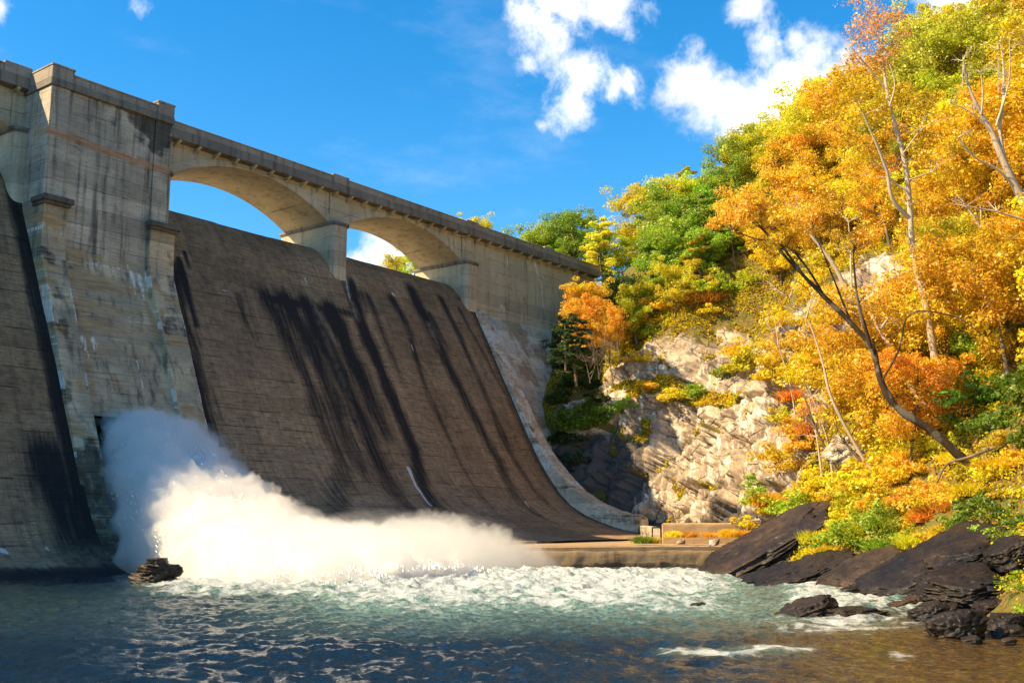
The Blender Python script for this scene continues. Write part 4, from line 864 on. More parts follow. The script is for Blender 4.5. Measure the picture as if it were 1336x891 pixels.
def limb(rng, p0, p1, r0, r1, n=7, wig=.12):
    t = np.linspace(0, 1, n)[:, None]; L_ = np.linalg.norm(p1-p0); P = p0+(p1-p0)*t; w = np.cumsum(rng.normal(size=(n, 3))*wig*L_/n, 0); w -= w[0]; w *= np.sin(np.linspace(0, math.pi/2, n))[:, None]
    return P+w*(1-.2*t), np.linspace(r0, r1, n)
def make_tree(seed, H=12., W_=4.2, kind='round', nl=5200, leaf=.30, barkm='bark', bare=.32):
    rng = np.random.default_rng(seed); parts = []; cent = []; rads = []
    top = np.array([rng.normal()*.6, rng.normal()*.6, H*.9]); tp, tr = limb(rng, np.zeros(3)-np.array([0, 0, .5]), top, H*.018, .03, 12, .25); parts.append(tube_np(tp, tr, 8))
    if kind == 'feather':
        for k in range(34):
            f = rng.uniform(.2, .98); b0 = tp[min(11, int(f*11))]; L_ = W_*(1.05-f)**.75*rng.uniform(.65, 1.1)+.3; an = rng.uniform(0, 2*math.pi)
            e = b0+np.array([math.cos(an)*L_, math.sin(an)*L_, rng.uniform(-.05, .25)*L_]); q, r_ = limb(rng, b0, e, .05, .012, 5); parts.append(tube_np(q, r_, 4))
            for t in (.4, .65, .85, 1.): cent.append(b0+(e-b0)*t+rng.normal(size=3)*.15); rads.append(.45+.35*L_*.35*t)
        flat = .28
    else:
        nb = 15 if kind == 'round' else 18
        for k in range(nb):
            f = bare+(1-bare)*(k+rng.uniform(0, .8))/nb; f = min(f, .99); b0 = tp[min(11, int(f*11))]; an = k*2.4+rng.uniform(-.5, .5)
            prof_ = math.sin(math.pi*min(1, (f-bare*.6)/(1.08-bare*.6)))**.6
            L_ = W_*prof_*rng.uniform(.7, 1.1); e = b0+np.array([math.cos(an)*L_, math.sin(an)*L_, L_*rng.uniform(.1, .7)+.3])
            q, r_ = limb(rng, b0, e, H*.007*(1.2-f)+.02, .015, 6, .2); parts.append(tube_np(q, r_, 5))
            for t in (2, 3, 4, 5):
                for _ in range(2):
                    s2 = q[t]+rng.normal(size=3)*np.array([.9, .9, .6])*W_*.17; cent.append(s2); rads.append(rng.uniform(.55, 1.15)*W_*.24)
                    if rng.random() < .35: parts.append(tube_np(*limb(rng, q[t], s2, .02, .008, 3), 4))
        cent.append(top+np.array([0, 0, .3])); rads.append(W_*.25)
        flat = .72
    cent = np.array(cent); rads = np.array(rads)
    V, F = join_np(parts); tm = npmesh('trunk', V, F, M[barkm], True)
    V, F, rc = leaves_np(cent, rads, nl, leaf, rng, flat); cm = npmesh('crown', V, F, M['leaf'], False, None, rc)
    return tm, cm
VAR = [make_tree(100+i, H=rng_h, W_=w, kind=k, nl=int(n*2.1), leaf=lf*.68) for i, (rng_h, w, k, n, lf) in enumerate([(12, 4.8, 'round', 11000, .30), (13, 5.0, 'round', 12000, .30), (11, 5., 'round', 11000, .28), (14, 4.3, 'tall', 10000, .28), (12, 4.4, 'round', 8000, .30), (13, 4.4, 'feather', 11000, .24), (12, 3.9, 'feather', 10000, .24), (10, 4.4, 'round', 10000, .27)])]
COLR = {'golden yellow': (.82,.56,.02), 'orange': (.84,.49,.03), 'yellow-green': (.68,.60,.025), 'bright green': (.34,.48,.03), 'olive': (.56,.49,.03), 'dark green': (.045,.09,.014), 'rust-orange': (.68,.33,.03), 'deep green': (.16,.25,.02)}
ANCH = [(960,200,'yellow-green'),(1005,190,'bright green'),(935,235,'bright green'),(1040,165,'yellow-green'),(985,215,'yellow-green'),(880,255,'yellow-green'),(850,270,'yellow-green'),(870,225,'bright green'),(960,250,'bright green'),(1010,235,'yellow-green'),(1080,250,'golden yellow'),(810,270,'yellow-green'),(1020,150,'yellow-green'),(1240,120,'olive'),(1210,210,'golden yellow'),(1160,330,'golden yellow'),(1250,300,'orange'),(1310,240,'golden yellow'),(745, 320, 'bright green'), (775, 350, 'orange'), (780, 430, 'orange'), (800, 300, 'golden yellow'), (820, 340, 'yellow-green'), (840, 380, 'yellow-green'), (790, 250, 'yellow-green'), (830, 230, 'yellow-green'), (870, 200, 'olive'), (905, 225, 'deep green'), (920, 260, 'bright green'), (930, 190, 'bright green'),
        (900, 340, 'yellow-green'), (880, 320, 'bright green'), (960, 150, 'yellow-green'), (1000, 130, 'yellow-green'), (1010, 180, 'yellow-green'), (1060, 120, 'bright green'), (990, 270, 'golden yellow'), (1040, 255, 'orange'), (1080, 200, 'yellow-green'), (1110, 130, 'golden yellow'), (1110, 200, 'golden yellow'),
        (1150, 90, 'orange'), (1180, 140, 'olive'), (1210, 80, 'olive'), (1250, 40, 'olive'), (1300, 30, 'yellow-green'), (1330, 60, 'olive'), (1290, 110, 'golden yellow'), (1230, 170, 'yellow-green'), (1310, 160, 'golden yellow'), (1270, 240, 'yellow-green'), (1200, 260, 'golden yellow'), (1130, 300, 'yellow-green'), (1100, 350, 'yellow-green'), (1170, 380, 'golden yellow'),
        (1220, 340, 'yellow-green'), (1300, 330, 'golden yellow'), (1290, 400, 'deep green'), (1320, 460, 'deep green'), (1260, 480, 'bright green'), (1310, 520, 'deep green'), (1200, 450, 'orange'), (1120, 470, 'golden yellow'), (1060, 440, 'golden yellow'), (760, 400, 'dark green'), (940, 330, 'yellow-green'), (870, 400, 'golden yellow'), (1060, 520, 'yellow-green')]
AX = np.array([(a[0], a[1]) for a in ANCH], float)
def colour_at(x, y, rng):
    d = np.hypot(AX[:, 0]-x, AX[:, 1]-y)+rng.uniform(0, 26, len(AX)); return ANCH[int(np.argmin(d))][2]
def jit(c, rng, a=.16):
    s = 1+rng.normal()*a; return (min(.85, c[0]*s*(1+rng.normal()*.08)), min(.8, c[1]*s*(1+rng.normal()*.08)), c[2]*s, 1.)
used = set()
def put_tree(var, loc, sc, rot, color, name='autumn_tree', tilt=0.):
    tm, cm = VAR[var] if isinstance(var, int) else var
    e = empty(name, loc, True); e.scale = (sc, sc, sc*1.0); e.rotation_euler = (tilt, 0, rot)
    a = bpy.data.objects.new('trunk', tm); b = bpy.data.objects.new('crown', cm)
    for q in (a, b): COL.objects.link(q); q.parent = e
    b.color = color; return e
rng = np.random.default_rng(42); TR = []
# candidates in (arc along base, d)
arc = np.concatenate([[0], np.cumsum(np.linalg.norm(np.diff(Bs, axis=0), axis=1))])
for d0 in np.arange(8.5, 62, 3.7):
    a0 = np.interp(1.4, us, arc)
    for s_ in np.arange(a0, np.interp(16.8, us, arc), 4.3):
        s1_ = s_+rng.uniform(-1.8, 1.8); d1 = d0+rng.uniform(-1.6, 1.6); i = np.argmin(np.abs(arc-s1_)); j = np.argmin(np.abs(dg-d1)); p = PH2[i, j]; u = us[i]
        if cliffm[i, j] > .3 or (7.2 < u < 13.5 and d1 < 13.2): continue
        if 11.5 < u < 16 and p[1] < 90.8 and p[0] < 127 and p[1] > 79: continue
        if u > 13 and (p[0] < 126 and p[1] > 70) : continue
        x, y, w = projn(p); 
        if w < 20 or x < 700 or x > 1650: continue
        if u <= 7.3 and d1 < 12 and rng.random() < .55: continue
        if x < 800 and d1 > 45: continue
        TR.append((x, y, w, d1, u, p))
# keep trees whose crown is not completely hidden: depth-sorted occlusion on a coarse grid
TR.sort(key=lambda t: t[2]); occ = np.zeros((90, 134)); keep = []
for t in TR:
    x, y, w, d1, u, p = t; H_ = 12*FPX/w; rw = 4*FPX/w; x0, x1, y0, y1 = int((x-rw)/10), int((x+rw)/10)+1, int((y-H_)/10), int((y-H_*.3)/10)+1
    x0, x1, y0, y1 = max(0, x0), min(134, x1), max(0, y0), min(90, y1)
    if x > 1380:
        if rng.random() < .5: keep.append(t)
        continue
    if x1 <= x0 or y1 <= y0: continue
    reg = occ[y0:y1, x0:x1]
    if (reg < 3.).mean() < .12: continue
    reg += 1; keep.append(t)
lab = []
for (x, y, w, d1, u, p) in keep:
    yc = y-6.5*FPX/w; cn = colour_at(x, yc, rng); var = int(rng.choice([0, 1, 2, 3, 4, 7])) if not (780 < x < 960 and rng.random() < .55) else int(rng.choice([5, 6]))
    if cn in ('deep green', 'bright green') and rng.random() < .2: var = 5
    sc = rng.uniform(.78, 1.12)*(1. if d1 > 18 else .8)
    e = put_tree(var, p-np.array([0, 0, .3]), sc, rng.uniform(0, 6.28), jit(COLR[cn], rng), tilt=rng.normal()*.05)
    row = 'on the skyline' if d1 > 40 else 'high on the slope' if d1 > 27 else 'midway up the slope' if d1 > 17 else 'low on the slope'
    lab.append((e, cn, row, x, var))
ORD = 'first second third fourth fifth sixth seventh eighth ninth tenth eleventh twelfth thirteenth fourteenth fifteenth sixteenth seventeenth eighteenth nineteenth twentieth'.split()
def ordn(k): return ORD[k] if k < 20 else 'twenty-'+ORD[k-20] if k < 29 else 'thirtieth' if k == 29 else 'thirty-'+ORD[k-30]
from collections import defaultdict
gg = defaultdict(list)
for t in lab: gg[(t[1], t[2])].append(t)
for (cn, row), ts in gg.items():
    ts.sort(key=lambda t: t[3])
    for k, t in enumerate(ts):
        lb = f'{cn} tree {row}, {ordn(k)} of its colour there from the left' if len(ts) > 1 else f'the only {cn} tree {row}'
        tag(t[0], lb, 'tree', 'autumn trees covering the hillside')
print('TREES', len(keep), len(TR))
# ---- dark evergreen trees at the abutment and lone trees behind the dam
def px_tree(x, y, D, var, sc, cn, label, name='autumn_tree', group=None):
    p = CAM+ray(x, y)*D; e = put_tree(var, p, sc, random.random()*6, jit(COLR[cn], rng, .05), name); return tag(e, label, 'tree', group)
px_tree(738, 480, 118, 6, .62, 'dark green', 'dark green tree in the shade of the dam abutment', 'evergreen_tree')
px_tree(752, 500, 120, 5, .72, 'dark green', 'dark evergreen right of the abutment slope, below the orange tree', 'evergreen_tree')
px_tree(775, 470, 124, 1, .62, 'orange', 'bright orange tree beside the end of the dam')
px_tree(768, 445, 128, 0, .62, 'golden yellow', 'yellow-orange tree touching the end of the roadway')
px_tree(795, 470, 122, 4, .5, 'orange', 'small orange tree at the left top of the cliff')
for (x, y, D, sc, lb) in ((540, 372, 158, .62, 'small yellow-green tree seen through the right arch'), (523, 372, 160, .45, 'narrow leafy treetop left of the larger one in the right arch'), (510, 366, 165, .35, 'tiny bush top at the left, seen through the right arch'), (621, 345, 160, .66, 'leafy treetop showing above the parapet, right of its neighbour'), (606, 345, 158, .55, 'slim yellow-green treetop above the parapet, left of its neighbour')):
    px_tree(x, y+4, D, 0 if sc > .5 else 2, sc, 'yellow-green', lb, 'distant_tree', 'treetops beyond the dam')
# ---- special foreground trees
def px_limbs(specs, barkm, parent, extra=None):
    parts = list(extra or [])
    for pts, D0, D1, w0, w1 in specs:
        P = np.array([CAM+ray(x, y)*(D0+(D1-D0)*k/(len(pts)-1)) for k, (x, y) in enumerate(pts)])
        m = len(P); tt = np.linspace(0, m-1, (m-1)*5+1); Q = catm(P, tt); rad = np.linspace(w0, w1, len(Q))/2/FPX*D0*(1+.22*perlin(Q*1.7)+.12*perlin(Q*5))
        Q = Q+np.cumsum(rng.normal(size=Q.shape)*.02, 0)*.5
        parts.append(tube_np(Q, rad, 9))
    V, F = join_np(parts); return mobj('trunk', npmesh('trunk', V, F, M[barkm], True), parent)
def twigs(ends, D, n, L_, barkm, parent, up=.4, name='branches', build=True, collect=None):
    parts = collect if collect is not None else []; tips = []
    for (x, y) in ends:
        b = CAM+ray(x, y)*D
        for _ in range(n):
            d = rng.normal(size=3); d[2] = abs(d[2])*.8+up; d /= np.linalg.norm(d); e = b+d*L_*rng.uniform(.5, 1.2)
            q, r_ = limb(rng, b, e, .035, .008, 6, .3); parts.append(tube_np(q, r_, 4)); tips += [q[3], q[4], q[5]]
            for _ in range(3):
                k = rng.integers(2, 5); d2 = d+rng.normal(size=3)*.6; d2 /= np.linalg.norm(d2); q2, r2 = limb(rng, q[k], q[k]+d2*L_*.4, .014, .005, 4, .3); parts.append(tube_np(q2, r2, 3)); tips.append(q2[-1])
    if not build: return parts
    if collect is not None: return np.array(tips)
    V, F = join_np(parts); mobj(name, npmesh(name, V, F, M[barkm], True), parent); return np.array(tips)
def crown_at(cent, rads, n, leaf, color, parent, name='crown'):
    V, F, rc = leaves_np(np.array(cent), np.array(rads), n, leaf, rng, .8); o = mobj(name, npmesh(name, V, F, M['leaf'], False, None, rc), parent); o.color = (*color, 1); return o
def px_cent(pts, D, spread=1.5): return [CAM+ray(x, y)*(D+rng.uniform(-spread, spread)) for x, y in pts]
# T1 leaning dark tree
def gdepth(x, y):
    q = terr_px(x, y, 6)[0]; w = float(projn(q)[2]); print('D', x, y, round(w, 1)); return w
D1 = gdepth(1265, 607)
e = empty('leaning_tree', CAM+ray(1262, 605)*D1); tag(e, 'dark leaning tree with orange leaves arching left from the right bank', 'tree')
ex = []; tips = twigs([(995,300),(975,285),(1007,300),(955,300),(1020,325),(1060,300),(1113,330)], D1+2.5, 4, 1.7, 'darkbark', e, collect=ex)
px_limbs([([(1278,618),(1255,597),(1215,562),(1175,535),(1150,500),(1137,455),(1110,420),(1075,385),(1045,355),(1020,330),(995,300),(975,285)], D1, D1+3, 13, 2.), ([(1137,455),(1125,415),(1117,380),(1113,325)], D1+1, D1+1, 6, 2.),
          ([(1045,355),(1020,322),(1007,300),(1000,285)], D1+2, D1+2.5, 4, 1.5), ([(1075,385),(1050,345),(1020,318),(985,312),(955,300)], D1+2, D1+4, 3.5, 1.2), ([(1150,500),(1172,460),(1190,410),(1250,415),(1282,437)], D1+1, D1-1, 3, 1.2), ([(1110,420),(1090,370),(1075,330),(1060,300)], D1+2, D1+3, 3, 1.)], 'darkbark', e, ex)
cc = px_cent([(960,270),(975,250),(1000,240),(1020,225),(1045,225),(1065,245),(985,275),(1010,265),(1040,260),(1060,275),(965,300),(950,285),(1030,290),(1080,250),(1095,270),(1000,215),(1040,210),(1050,300),(1080,300),(985,310)], D1+3)
crown_at(list(tips)+cc, [.45]*len(tips)+[.62]*len(cc), 15000, .12, (.86,.54,.04), e)
cc = px_cent([(1150,390),(1180,370),(1210,385),(1165,360),(1130,400),(1195,350)], D1+1); crown_at(cc, [.5]*len(cc), 900, .13, (.74,.36,.03), e)
# T2 tall pale tree
D2_ = gdepth(1232, 517)
e = empty('tall_pale_tree', CAM+ray(1228, 500)*D2_); tag(e, 'tallest pale-barked tree whose thin orange top rises above the skyline', 'tree')
ex = []; tips = twigs([(1150,75),(1140,45),(1130,20),(1110,60),(1125,85),(1155,100),(1160,60),(1148,40)], D2_+1, 4, 1.9, 'palebark', e, collect=ex)
px_limbs([([(1236,528),(1222,480),(1212,420),(1203,375),(1190,320),(1186,270),(1180,215),(1165,160),(1155,115),(1150,75),(1148,40)], D2_, D2_+1, 11.5, 2.), ([(1186,285),(1165,262),(1158,225),(1145,190),(1128,150)], D2_, D2_-1, 6, 2), ([(1184,250),(1170,240),(1160,232)], D2_, D2_, 3, 2), ([(1158,130),(1150,70),(1140,40),(1125,15)], D2_+1, D2_+1, 3, 1), ([(1155,115),(1130,85),(1110,60)], D2_+1, D2_+1, 2.5, 1), ([(1178,200),(1200,170),(1215,160)], D2_, D2_, 2, 1), ([(1186,235),(1215,225)], D2_, D2_, 2.5, 1), ([(1160,140),(1168,110),(1160,80)], D2_, D2_, 2.5, 1)], 'palebark', e, twigs([(1215,160),(1215,225),(1160,232),(1128,150),(1200,170),(1186,270),(1203,375),(1158,225),(1180,215),(1192,330),(1212,420)], D2_, 3, 1.6, 'palebark', e, up=.3, build=False)+ex)
cc = px_cent([(1125,5),(1145,10),(1150,25),(1130,35),(1165,20),(1140,50),(1155,60),(1108,62),(1120,70),(1170,65),(1135,80)], D2_+1)
crown_at(list(tips)+cc, [.5]*len(tips)+[.55]*len(cc), 3600, .14, (.76,.44,.12), e)
cc = px_cent([(1085,110),(1100,95),(1120,120),(1140,110),(1160,130),(1090,140),(1115,150),(1145,150),(1180,120),(1195,150),(1100,180),(1130,190),(1170,170),(1210,180),(1085,170),(1075,130),(1150,210),(1110,220),(1205,130),(1200,210),(1120,250),(1160,250)], D2_+2, 2.)
crown_at(cc, [.95]*len(cc), 10000, .15, (.76,.48,.02), e)
# T3 bare white tree
D3 = min(70., max(45., gdepth(1400, 405)))
e = empty('bare_white_tree', CAM+ray(1370, 330)*D3); tag(e, 'leafless white-branched tree leaning in from the right edge', 'tree')
px_limbs([([(1400,400),(1370,320),(1336,262),(1312,215),(1295,175),(1280,150),(1262,110),(1256,75)], D3, D3, 14, 1.5), ([(1312,215),(1303,170),(1308,120),(1305,75),(1303,60)], D3, D3+.5, 6, 1.2), ([(1300,165),(1316,110),(1317,60)], D3, D3, 3, 1), ([(1330,250),(1300,222),(1270,205),(1250,180)], D3, D3-.5, 4, 1.2), ([(1280,150),(1282,120),(1279,95)], D3, D3, 3, 1), ([(1295,175),(1270,150),(1240,135)], D3, D3, 2.5, .8), ([(1345,290),(1300,275),(1262,268),(1245,258)], D3, D3, 3, 1), ([(1256,112),(1256,90),(1258,72)], D3, D3, 1.5, .7), ([(1303,120),(1302,90),(1300,70)], D3, D3, 1.5, .7), ([(1262,268),(1275,290)], D3, D3, 2, 1)], 'palebark', e, twigs([(1256,80),(1303,65),(1317,65),(1250,180),(1279,95),(1240,135),(1270,150),(1308,120),(1316,100),(1262,110),(1300,222),(1270,205),(1262,268),(1300,275)], D3, 3, 1.1, 'palebark', e, up=.5, build=False))
# thin trunks
thin = [([(1140,618),(1118,585),(1085,520),(1072,470),(1052,415),(1030,390)], 62., 6, 1.2, 'palebark', 'slim pale tree curving up left past the cliff, leafless'),
        ([(1213,537),(1190,505),(1165,455),(1148,430),(1135,400)], 60., 9, 2.5, 'palebark', 'short thick pale trunk left of the tallest tree'),
        ([(1110,392),(1090,350),(1070,322),(1052,300),(1040,270)], 70., 7, 2, 'palebark', 'pale slanting trunk behind the orange crown of the leaning tree'),
        ([(1103,632),(1085,600),(1065,560),(1050,520)], 64., 4.5, 1.5, 'bark', 'thin brown sapling leaning left at the foot of the bank'),
        ([(1072,622),(1066,570),(1056,520)], 66., 3, 1., 'palebark', 'upright pale sapling beside the cliff foot'),
        ([(1087,625),(1080,580),(1070,545),(1060,520)], 65., 3, 1, 'palebark', 'pale sapling between the two thin trunks by the cliff foot'),
        ([(1135,612),(1105,580),(1092,560)], 60., 6, 2, 'bark', 'broken brown stem leaning left under the bank'),
        ([(1112,400),(1110,330),(1107,290)], 72., 3, 1, 'palebark', 'thin upright stem right of the orange crown'),
        ([(1190,410),(1200,450),(1212,490),(1222,520)], 66., 4, 3, 'bark', 'brown trunk just left of the tallest pale trunk'),
        ([(1298,370),(1292,340),(1280,300),(1262,270)], 70., 5, 2, 'palebark', 'pale trunk amid yellow leaves right of the tallest tree'),
        ([(1040,560),(1030,500),(1015,450),(1000,420)], 84., 2.5, 1., 'palebark', 'thin bare stem standing in front of the cliff')]
for pts, D, w0, w1, bm_, lb in thin:
    D = gdepth(*pts[0])
    e = empty('thin_tree', CAM+ray(*pts[0])*D); px_limbs([(pts, D, D+1, w0, w1)]+[([pts[-2], (pts[-2][0]+rng.uniform(-25, 20), pts[-2][1]-rng.uniform(25, 50))], D, D+1, w1*1.3, .8)], bm_, e, twigs([pts[-1], pts[-2], pts[-2]], D+.8, 4, 2., bm_, e, build=False)); tag(e, lb, 'tree', 'thin leafless trunks on the bank')
# bare bushes by the rock
for k, (x, y, h_) in enumerate([(782, 495, 60), (800, 502, 55), (770, 500, 40)]):
    D = 112.; e = empty('bare_bush', CAM+ray(x, y)*D); px_limbs([([(x, y), (x-4, y-h_*.5), (x-12, y-h_)], D, D, 1.6, .5), ([(x, y-4), (x+5, y-h_*.5), (x+8, y-h_)], D, D, 1.2, .5), ([(x, y-h_*.3), (x+14, y-h_*.8)], D, D, 1., .5)], 'bark', e, twigs([(x-8, y-h_*.7), (x+7, y-h_*.8), (x, y-h_*.5)], D, 5, 2.2, 'bark', e, build=False))
    tag(e, ['bare pale bush on the shaded ledge, middle of three', 'bare pale bush on the shaded ledge, rightmost of three', 'bare pale bush on the shaded ledge, leftmost of three'][k], 'bush', 'bare bushes on the shaded ledge')
# fallen log
e = empty('fallen_log', CAM+ray(1290, 590)*44.); tag(e, 'fallen brown log lying across the right bank', 'log')
P = [CAM+ray(x, y)*D for x, y, D in ((1222, 630, D1), (1236, 605, D1), (1262, 597, D1-.5), (1300, 582, D1-1), (1350, 560, D1-2))]
Q = catm(np.array(P), np.linspace(0, 4, 26)); V, F = tube_np(Q, np.linspace(.05, .11, 26), 9); mobj('log', npmesh('log', V, F, M['bark'], True), e)
# ---- shrubs
def make_shrub(seed, R_, n, leaf, flat=.6, spiky=False):
    rg = np.random.default_rng(seed); cent = rg.normal(size=(16, 3))*np.array([.5, .5, .3])*R_; cent[:, 2] = np.abs(cent[:, 2])+.3*R_; rad = rg.uniform(.3, .5, 16)*R_
    if spiky:
        k = n; b = rg.normal(size=(k, 3))*np.array([.4, .4, 0])*R_; d = rg.normal(size=(k, 3))*.55; d[:, 2] = 1; d /= np.linalg.norm(d, axis=1)[:, None]; L_ = rg.uniform(.5, 1.2, k)[:, None]*R_; s = np.cross(d, rg.normal(size=(k, 3))); s /= np.linalg.norm(s, axis=1)[:, None]; w = leaf*.25
        tip = b+d*L_; out = d.copy(); out[:, 2] = 0; tip += out*L_*.5; mid = b+d*L_*.6
        V = np.stack([b-s*w, b+s*w, mid+s*w, mid-s*w, tip], 1); V = np.concatenate([V[:, [0, 1, 2, 3]], np.stack([mid-s*w, mid+s*w, tip+s*w*.2, tip-s*w*.2], 1)]).reshape(-1, 3); F = np.arange(len(V)).reshape(-1, 4)
        return npmesh('shrub', V, F, M['leaf'], False, None, rg.uniform(0, 1, len(F)))
    V, F, rc = leaves_np(cent, rad, n, leaf, rg, flat); return npmesh('shrub', V, F, M['leaf'], False, None, rc)
SH = [make_shrub(300, 1.3, 1500, .16), make_shrub(301, 1.5, 1700, .17), make_shrub(302, 1.1, 1300, .15)]; SG = [make_shrub(310, 1.1, 1500, .12, spiky=True), make_shrub(311, .9, 1200, .1, spiky=True)]
def put_shrub(me, p, sc, c, label, name='shrub', cat='bush', group='bushes on the bank and cliff ledges'):
    o = bpy.data.objects.new(name, me); COL.objects.link(o); o.location = tuple(p); o.scale = (sc*rng.uniform(.85, 1.2), sc*rng.uniform(.85, 1.2), sc*rng.uniform(.8, 1.1)); o.rotation_euler = (0, 0, rng.uniform(0, 6.28)); o.color = c; return tag(o, label, cat, group)
SHR = []
SPX = [ # x,y,scale,colour
 (1100,700,1.5,'bright green'),(1125,705,1.6,'bright green'),(1145,700,1.5,'yellow-green'),(1120,680,1.5,'yellow-green'),(1150,680,1.4,'bright green'),(1170,705,1.2,'bright green'),(1095,680,1.2,'yellow-green'),(1080,650,1.2,'golden yellow'),(1100,655,1.3,'yellow-green'),(1130,655,1.3,'golden yellow'),
 (1010,660,1.6,'bright green'),(1030,670,1.5,'bright green'),(990,670,1.2,'yellow-green'),(985,640,1.2,'bright green'),(1000,690,1.0,'golden yellow'),(1040,640,1.3,'golden yellow'),(1065,630,1.2,'golden yellow'),(970,690,1.0,'yellow-green'),(985,700,.9,'golden yellow'),
 (1190,655,1.5,'orange'),(1215,655,1.6,'orange'),(1240,650,1.5,'orange'),(1205,640,1.4,'orange'),(1010,430,1.3,'golden yellow'),(1030,450,1.4,'golden yellow'),(1045,470,1.3,'yellow-green'),(1040,420,1.4,'golden yellow'),(1025,500,1.2,'golden yellow'),(1020,545,1.1,'yellow-green'),(1010,600,1.,'golden yellow'),(1030,610,1.2,'golden yellow'),(1190,650,1.2,'rust-orange'),(1210,660,1.2,'rust-orange'),(1235,655,1.1,'rust-orange'),(1200,670,1.0,'rust-orange'),(1180,640,1.1,'rust-orange'),(1225,640,1.,'orange'),(1170,620,1.2,'golden yellow'),(1200,610,1.2,'golden yellow'),(1150,610,1.2,'golden yellow'),(1130,625,1.1,'golden yellow'),
 (1250,620,1.2,'yellow-green'),(1290,620,1.3,'golden yellow'),(1320,600,1.3,'golden yellow'),(1300,640,1.2,'golden yellow'),(1330,640,1.2,'yellow-green'),(1270,660,1.2,'deep green'),(1300,670,1.1,'deep green'),(1325,680,1.1,'deep green'),(1290,700,.9,'bright green'),(1320,730,.9,'bright green'),(1300,745,.7,'bright green'),(1335,745,.8,'bright green'),
 (1250,550,1.6,'deep green'),(1280,560,1.6,'deep green'),(1310,550,1.7,'deep green'),(1330,520,1.8,'deep green'),(1290,520,1.8,'deep green'),(1260,520,1.6,'bright green'),(1240,540,1.4,'bright green'),(1230,580,1.2,'yellow-green'),(1300,580,1.2,'yellow-green'),
 (955,480,1.5,'yellow-green'),(975,470,1.6,'yellow-green'),(940,485,1.3,'bright green'),(990,490,1.3,'golden yellow'),(960,460,1.2,'golden yellow'),(1000,460,1.2,'golden yellow'),(880,515,1.2,'yellow-green'),(905,510,1.2,'bright green'),(860,520,1.1,'golden yellow'),(845,500,1.1,'golden yellow'),(830,470,1.,'golden yellow'),(1020,480,1.3,'golden yellow'),(1040,500,1.4,'golden yellow'),
 (1050,540,1.4,'orange'),(1035,560,1.3,'orange'),(1060,570,1.3,'rust-orange'),(1045,590,1.2,'orange'),(1060,480,1.5,'golden yellow'),(1080,500,1.5,'orange'),(1030,520,1.2,'rust-orange'),(1080,550,1.4,'golden yellow'),(1100,520,1.5,'golden yellow'),(1130,540,1.4,'yellow-green'),(1150,560,1.4,'golden yellow'),(1180,570,1.4,'golden yellow'),(1110,570,1.3,'yellow-green'),(1200,580,1.3,'yellow-green'),
 (860,400,1.6,'golden yellow'),(890,395,1.6,'orange'),(920,385,1.4,'rust-orange'),(950,375,1.5,'bright green'),(975,365,1.4,'yellow-green'),(840,420,1.5,'orange'),(815,440,1.4,'golden yellow'),(1010,355,1.5,'golden yellow'),(1050,380,1.5,'golden yellow'),(1070,420,1.6,'golden yellow'),(1090,450,1.6,'orange'),
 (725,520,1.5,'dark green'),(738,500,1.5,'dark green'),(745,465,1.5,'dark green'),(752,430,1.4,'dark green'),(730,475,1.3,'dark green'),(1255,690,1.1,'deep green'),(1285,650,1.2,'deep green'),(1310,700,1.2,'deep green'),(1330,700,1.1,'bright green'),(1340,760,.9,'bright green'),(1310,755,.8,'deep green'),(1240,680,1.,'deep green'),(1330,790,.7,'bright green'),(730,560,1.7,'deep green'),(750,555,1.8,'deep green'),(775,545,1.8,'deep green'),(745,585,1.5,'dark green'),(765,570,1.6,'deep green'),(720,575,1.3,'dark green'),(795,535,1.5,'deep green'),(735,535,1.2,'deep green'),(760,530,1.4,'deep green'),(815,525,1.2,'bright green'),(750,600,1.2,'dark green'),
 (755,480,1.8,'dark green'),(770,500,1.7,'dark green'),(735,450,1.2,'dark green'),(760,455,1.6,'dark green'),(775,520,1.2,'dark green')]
for (x, y, s_, c) in SPX:
    p, ij = terr_px(x, y)
    SHR.append((put_shrub(SH[rng.integers(3)] if c != 'rust-orange' else SG[1], p+np.array([0, 0, -.15*s_]), s_*np.clip(np.linalg.norm(p[:2])/75, .55, 1.3)*.8, jit(COLR[c], rng, .12), None), c, x, y))
for (x, y, s_, c) in [(1130,695,1.3,'yellow-green'),(1110,690,1.2,'yellow-green'),(1150,690,1.3,'bright green'),(900,700,.45,'rust-orange'),(925,698,.5,'orange'),(950,698,.5,'golden yellow'),(878,700,.4,'yellow-green'),(972,700,.7,'orange'),(1105,730,.8,'yellow-green'),(1150,718,.9,'bright green'),(1185,708,.9,'yellow-green'),(1080,720,.8,'golden yellow'),(1225,700,.8,'golden yellow'),(1060,700,.8,'yellow-green'),(838,700,.55,'deep green'),(852,698,.5,'olive'),(1000,655,1.2,'golden yellow'),(1240,600,1.,'golden yellow'),(1260,640,1.,'golden yellow'),(1300,610,1.1,'golden yellow'),(1180,600,1.,'golden yellow')]:
    if x < 980: D = Dz(708, 1.8)*1.03; p = CAM+ray(x, 700)*D; p[2] = 2.2 if x > 866 else 1.7; s2 = s_*1.1
    else: p, ij = terr_px(x, y); s2 = s_*.8
    SHR.append((put_shrub(SG[rng.integers(2)], p, s2, jit(COLR[c], rng, .1), None, 'grass_clump'), c, x, y))
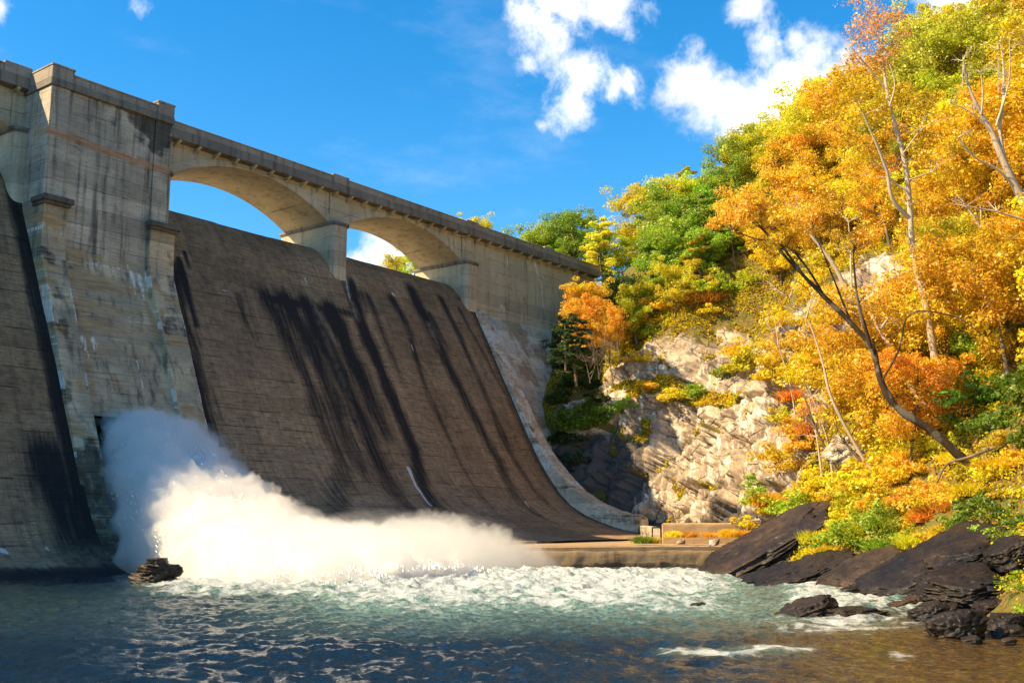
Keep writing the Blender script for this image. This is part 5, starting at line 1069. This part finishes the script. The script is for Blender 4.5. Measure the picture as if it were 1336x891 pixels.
# random extra shrubs between trees
for k in range(150):
    i = rng.integers(0, len(us)); j = rng.integers(100, 255); u = us[i]
    if not (2.6 < u < 13.) or cliffm[i, j] > .3: continue
    p = PH2[i, j]; x, y, w = projn(p)
    if w < 15 or x < 780 or x > 1400 or y < 60 or y > 660: continue
    c = colour_at(x, y, rng); SHR.append((put_shrub(SH[rng.integers(3)], p-np.array([0, 0, .2]), rng.uniform(.9, 1.5), jit(COLR[c], rng), None), c, x, y))
def region(x, y):
    if x < 830 and y > 425: return 'beside the dam abutment'
    if x < 985 and y > 660: return 'on the apron'
    if 820 <= x < 1040 and 425 <= y < 535: return 'on the cliff ledges'
    if y > 590: return 'on the lower bank'
    if y > 425: return 'on the steep bank right of the cliff'
    return 'under the hillside trees'
gg = defaultdict(list)
for t in SHR: gg[(t[1], region(t[2], t[3]), t[0].name.split('.')[0])].append(t)
for (cn, rg_n, nm), ts in gg.items():
    ts.sort(key=lambda t: t[2]); wd = 'grass clump' if nm == 'grass_clump' else 'bush'
    for k, t in enumerate(ts):
        t[0]['label'] = f'{cn} {wd} {rg_n}, {ordn(k)} from the left' if len(ts) > 1 else f'the only {cn} {wd} {rg_n}'
        t[0]['category'] = 'grass' if nm == 'grass_clump' else 'bush'
        if nm == 'grass_clump': t[0]['group'] = 'clumps of tall grass'
# ---- ground cover
gi = rng.integers(0, len(us), 760000); gj = rng.integers(8, 262, 760000)
ok = (us[gi] > 1.3) & (us[gi] < 15.) & (veg[gi, gj]+.35*perlin(PH2[gi, gj]*.6) > .55) & (PH2[gi, gj][:, 2] > .9+.5*perlin(PH2[gi, gj]*.3))
Pg = PH2[gi, gj][ok]; sx, sy, sw = projn(Pg); k2 = (sx > 690) & (sx < 1900) & (sw > 6) & (sy > -200) & (sy < 1000) & ~((Pg[:, 1] > 79) & (Pg[:, 0] < 126)); k2 &= ~((sx < 800) & (sy > 400) & (rng.random(len(sx)) < .8)) & ~((sx > 1230) & (sy > 640) & (rng.random(len(sx)) < .6)) & (perlin(Pg*.45+3) > -.28); Pg = Pg[k2][:300000]; n = len(Pg); print('cover', n)
Pg = Pg+rng.normal(size=Pg.shape)*np.array([.15, .15, .05]); nr = rng.normal(size=(n, 3))*.7+np.array([-.4, 0, .7]); nr /= np.linalg.norm(nr, axis=1)[:, None]; a = np.cross(nr, rng.normal(size=(n, 3))); a /= np.linalg.norm(a, axis=1)[:, None]; b = np.cross(nr, a); s = (rng.uniform(.04, .13, n)*np.clip(np.linalg.norm(Pg[:, :2], axis=1)/60, .6, 1.4))[:, None]; up = np.array([0, 0, 1.])*rng.uniform(0, .35, n)[:, None]
V = np.stack([Pg-a*s+up, Pg+b*s*.6+up, Pg+a*s+up, Pg-b*s*.6+up], 1).reshape(-1, 3)
N = NT('ground_cover'); P = N.pos(); A = N.attr('rnd'); gn = N.noise(P, .25, 3, .6)
c_ = N.ramp(N.math('ADD', N.math('MULTIPLY', A.outputs['Fac'], .45), N.math('MULTIPLY', gn, .75)), [(.25, (.16, .26, .02)), (.42, (.45, .48, .02)), (.58, (.66, .50, .02)), (.74, (.60, .32, .02)), (.86, (.24, .13, .04)), (.95, (.30, .34, .03))])
d_ = N.n('ShaderNodeBsdfDiffuse'); N.put(d_.inputs[0], c_); t_ = N.n('ShaderNodeBsdfTranslucent'); N.put(t_.inputs[0], c_); m_ = N.n('ShaderNodeMixShader'); m_.inputs[0].default_value = .3; N.put(m_.inputs[1], d_.outputs[0]); N.put(m_.inputs[2], t_.outputs[0])
M['cover'] = N.out(m_.outputs[0]); o = mobj('ground_cover', npmesh('ground_cover', V, np.arange(4*n).reshape(-1, 4), M['cover'], False, None, rng.uniform(0, 1, n))); tag(o, 'low yellow and green weeds and fallen leaves on the slope', 'undergrowth', kind='stuff')
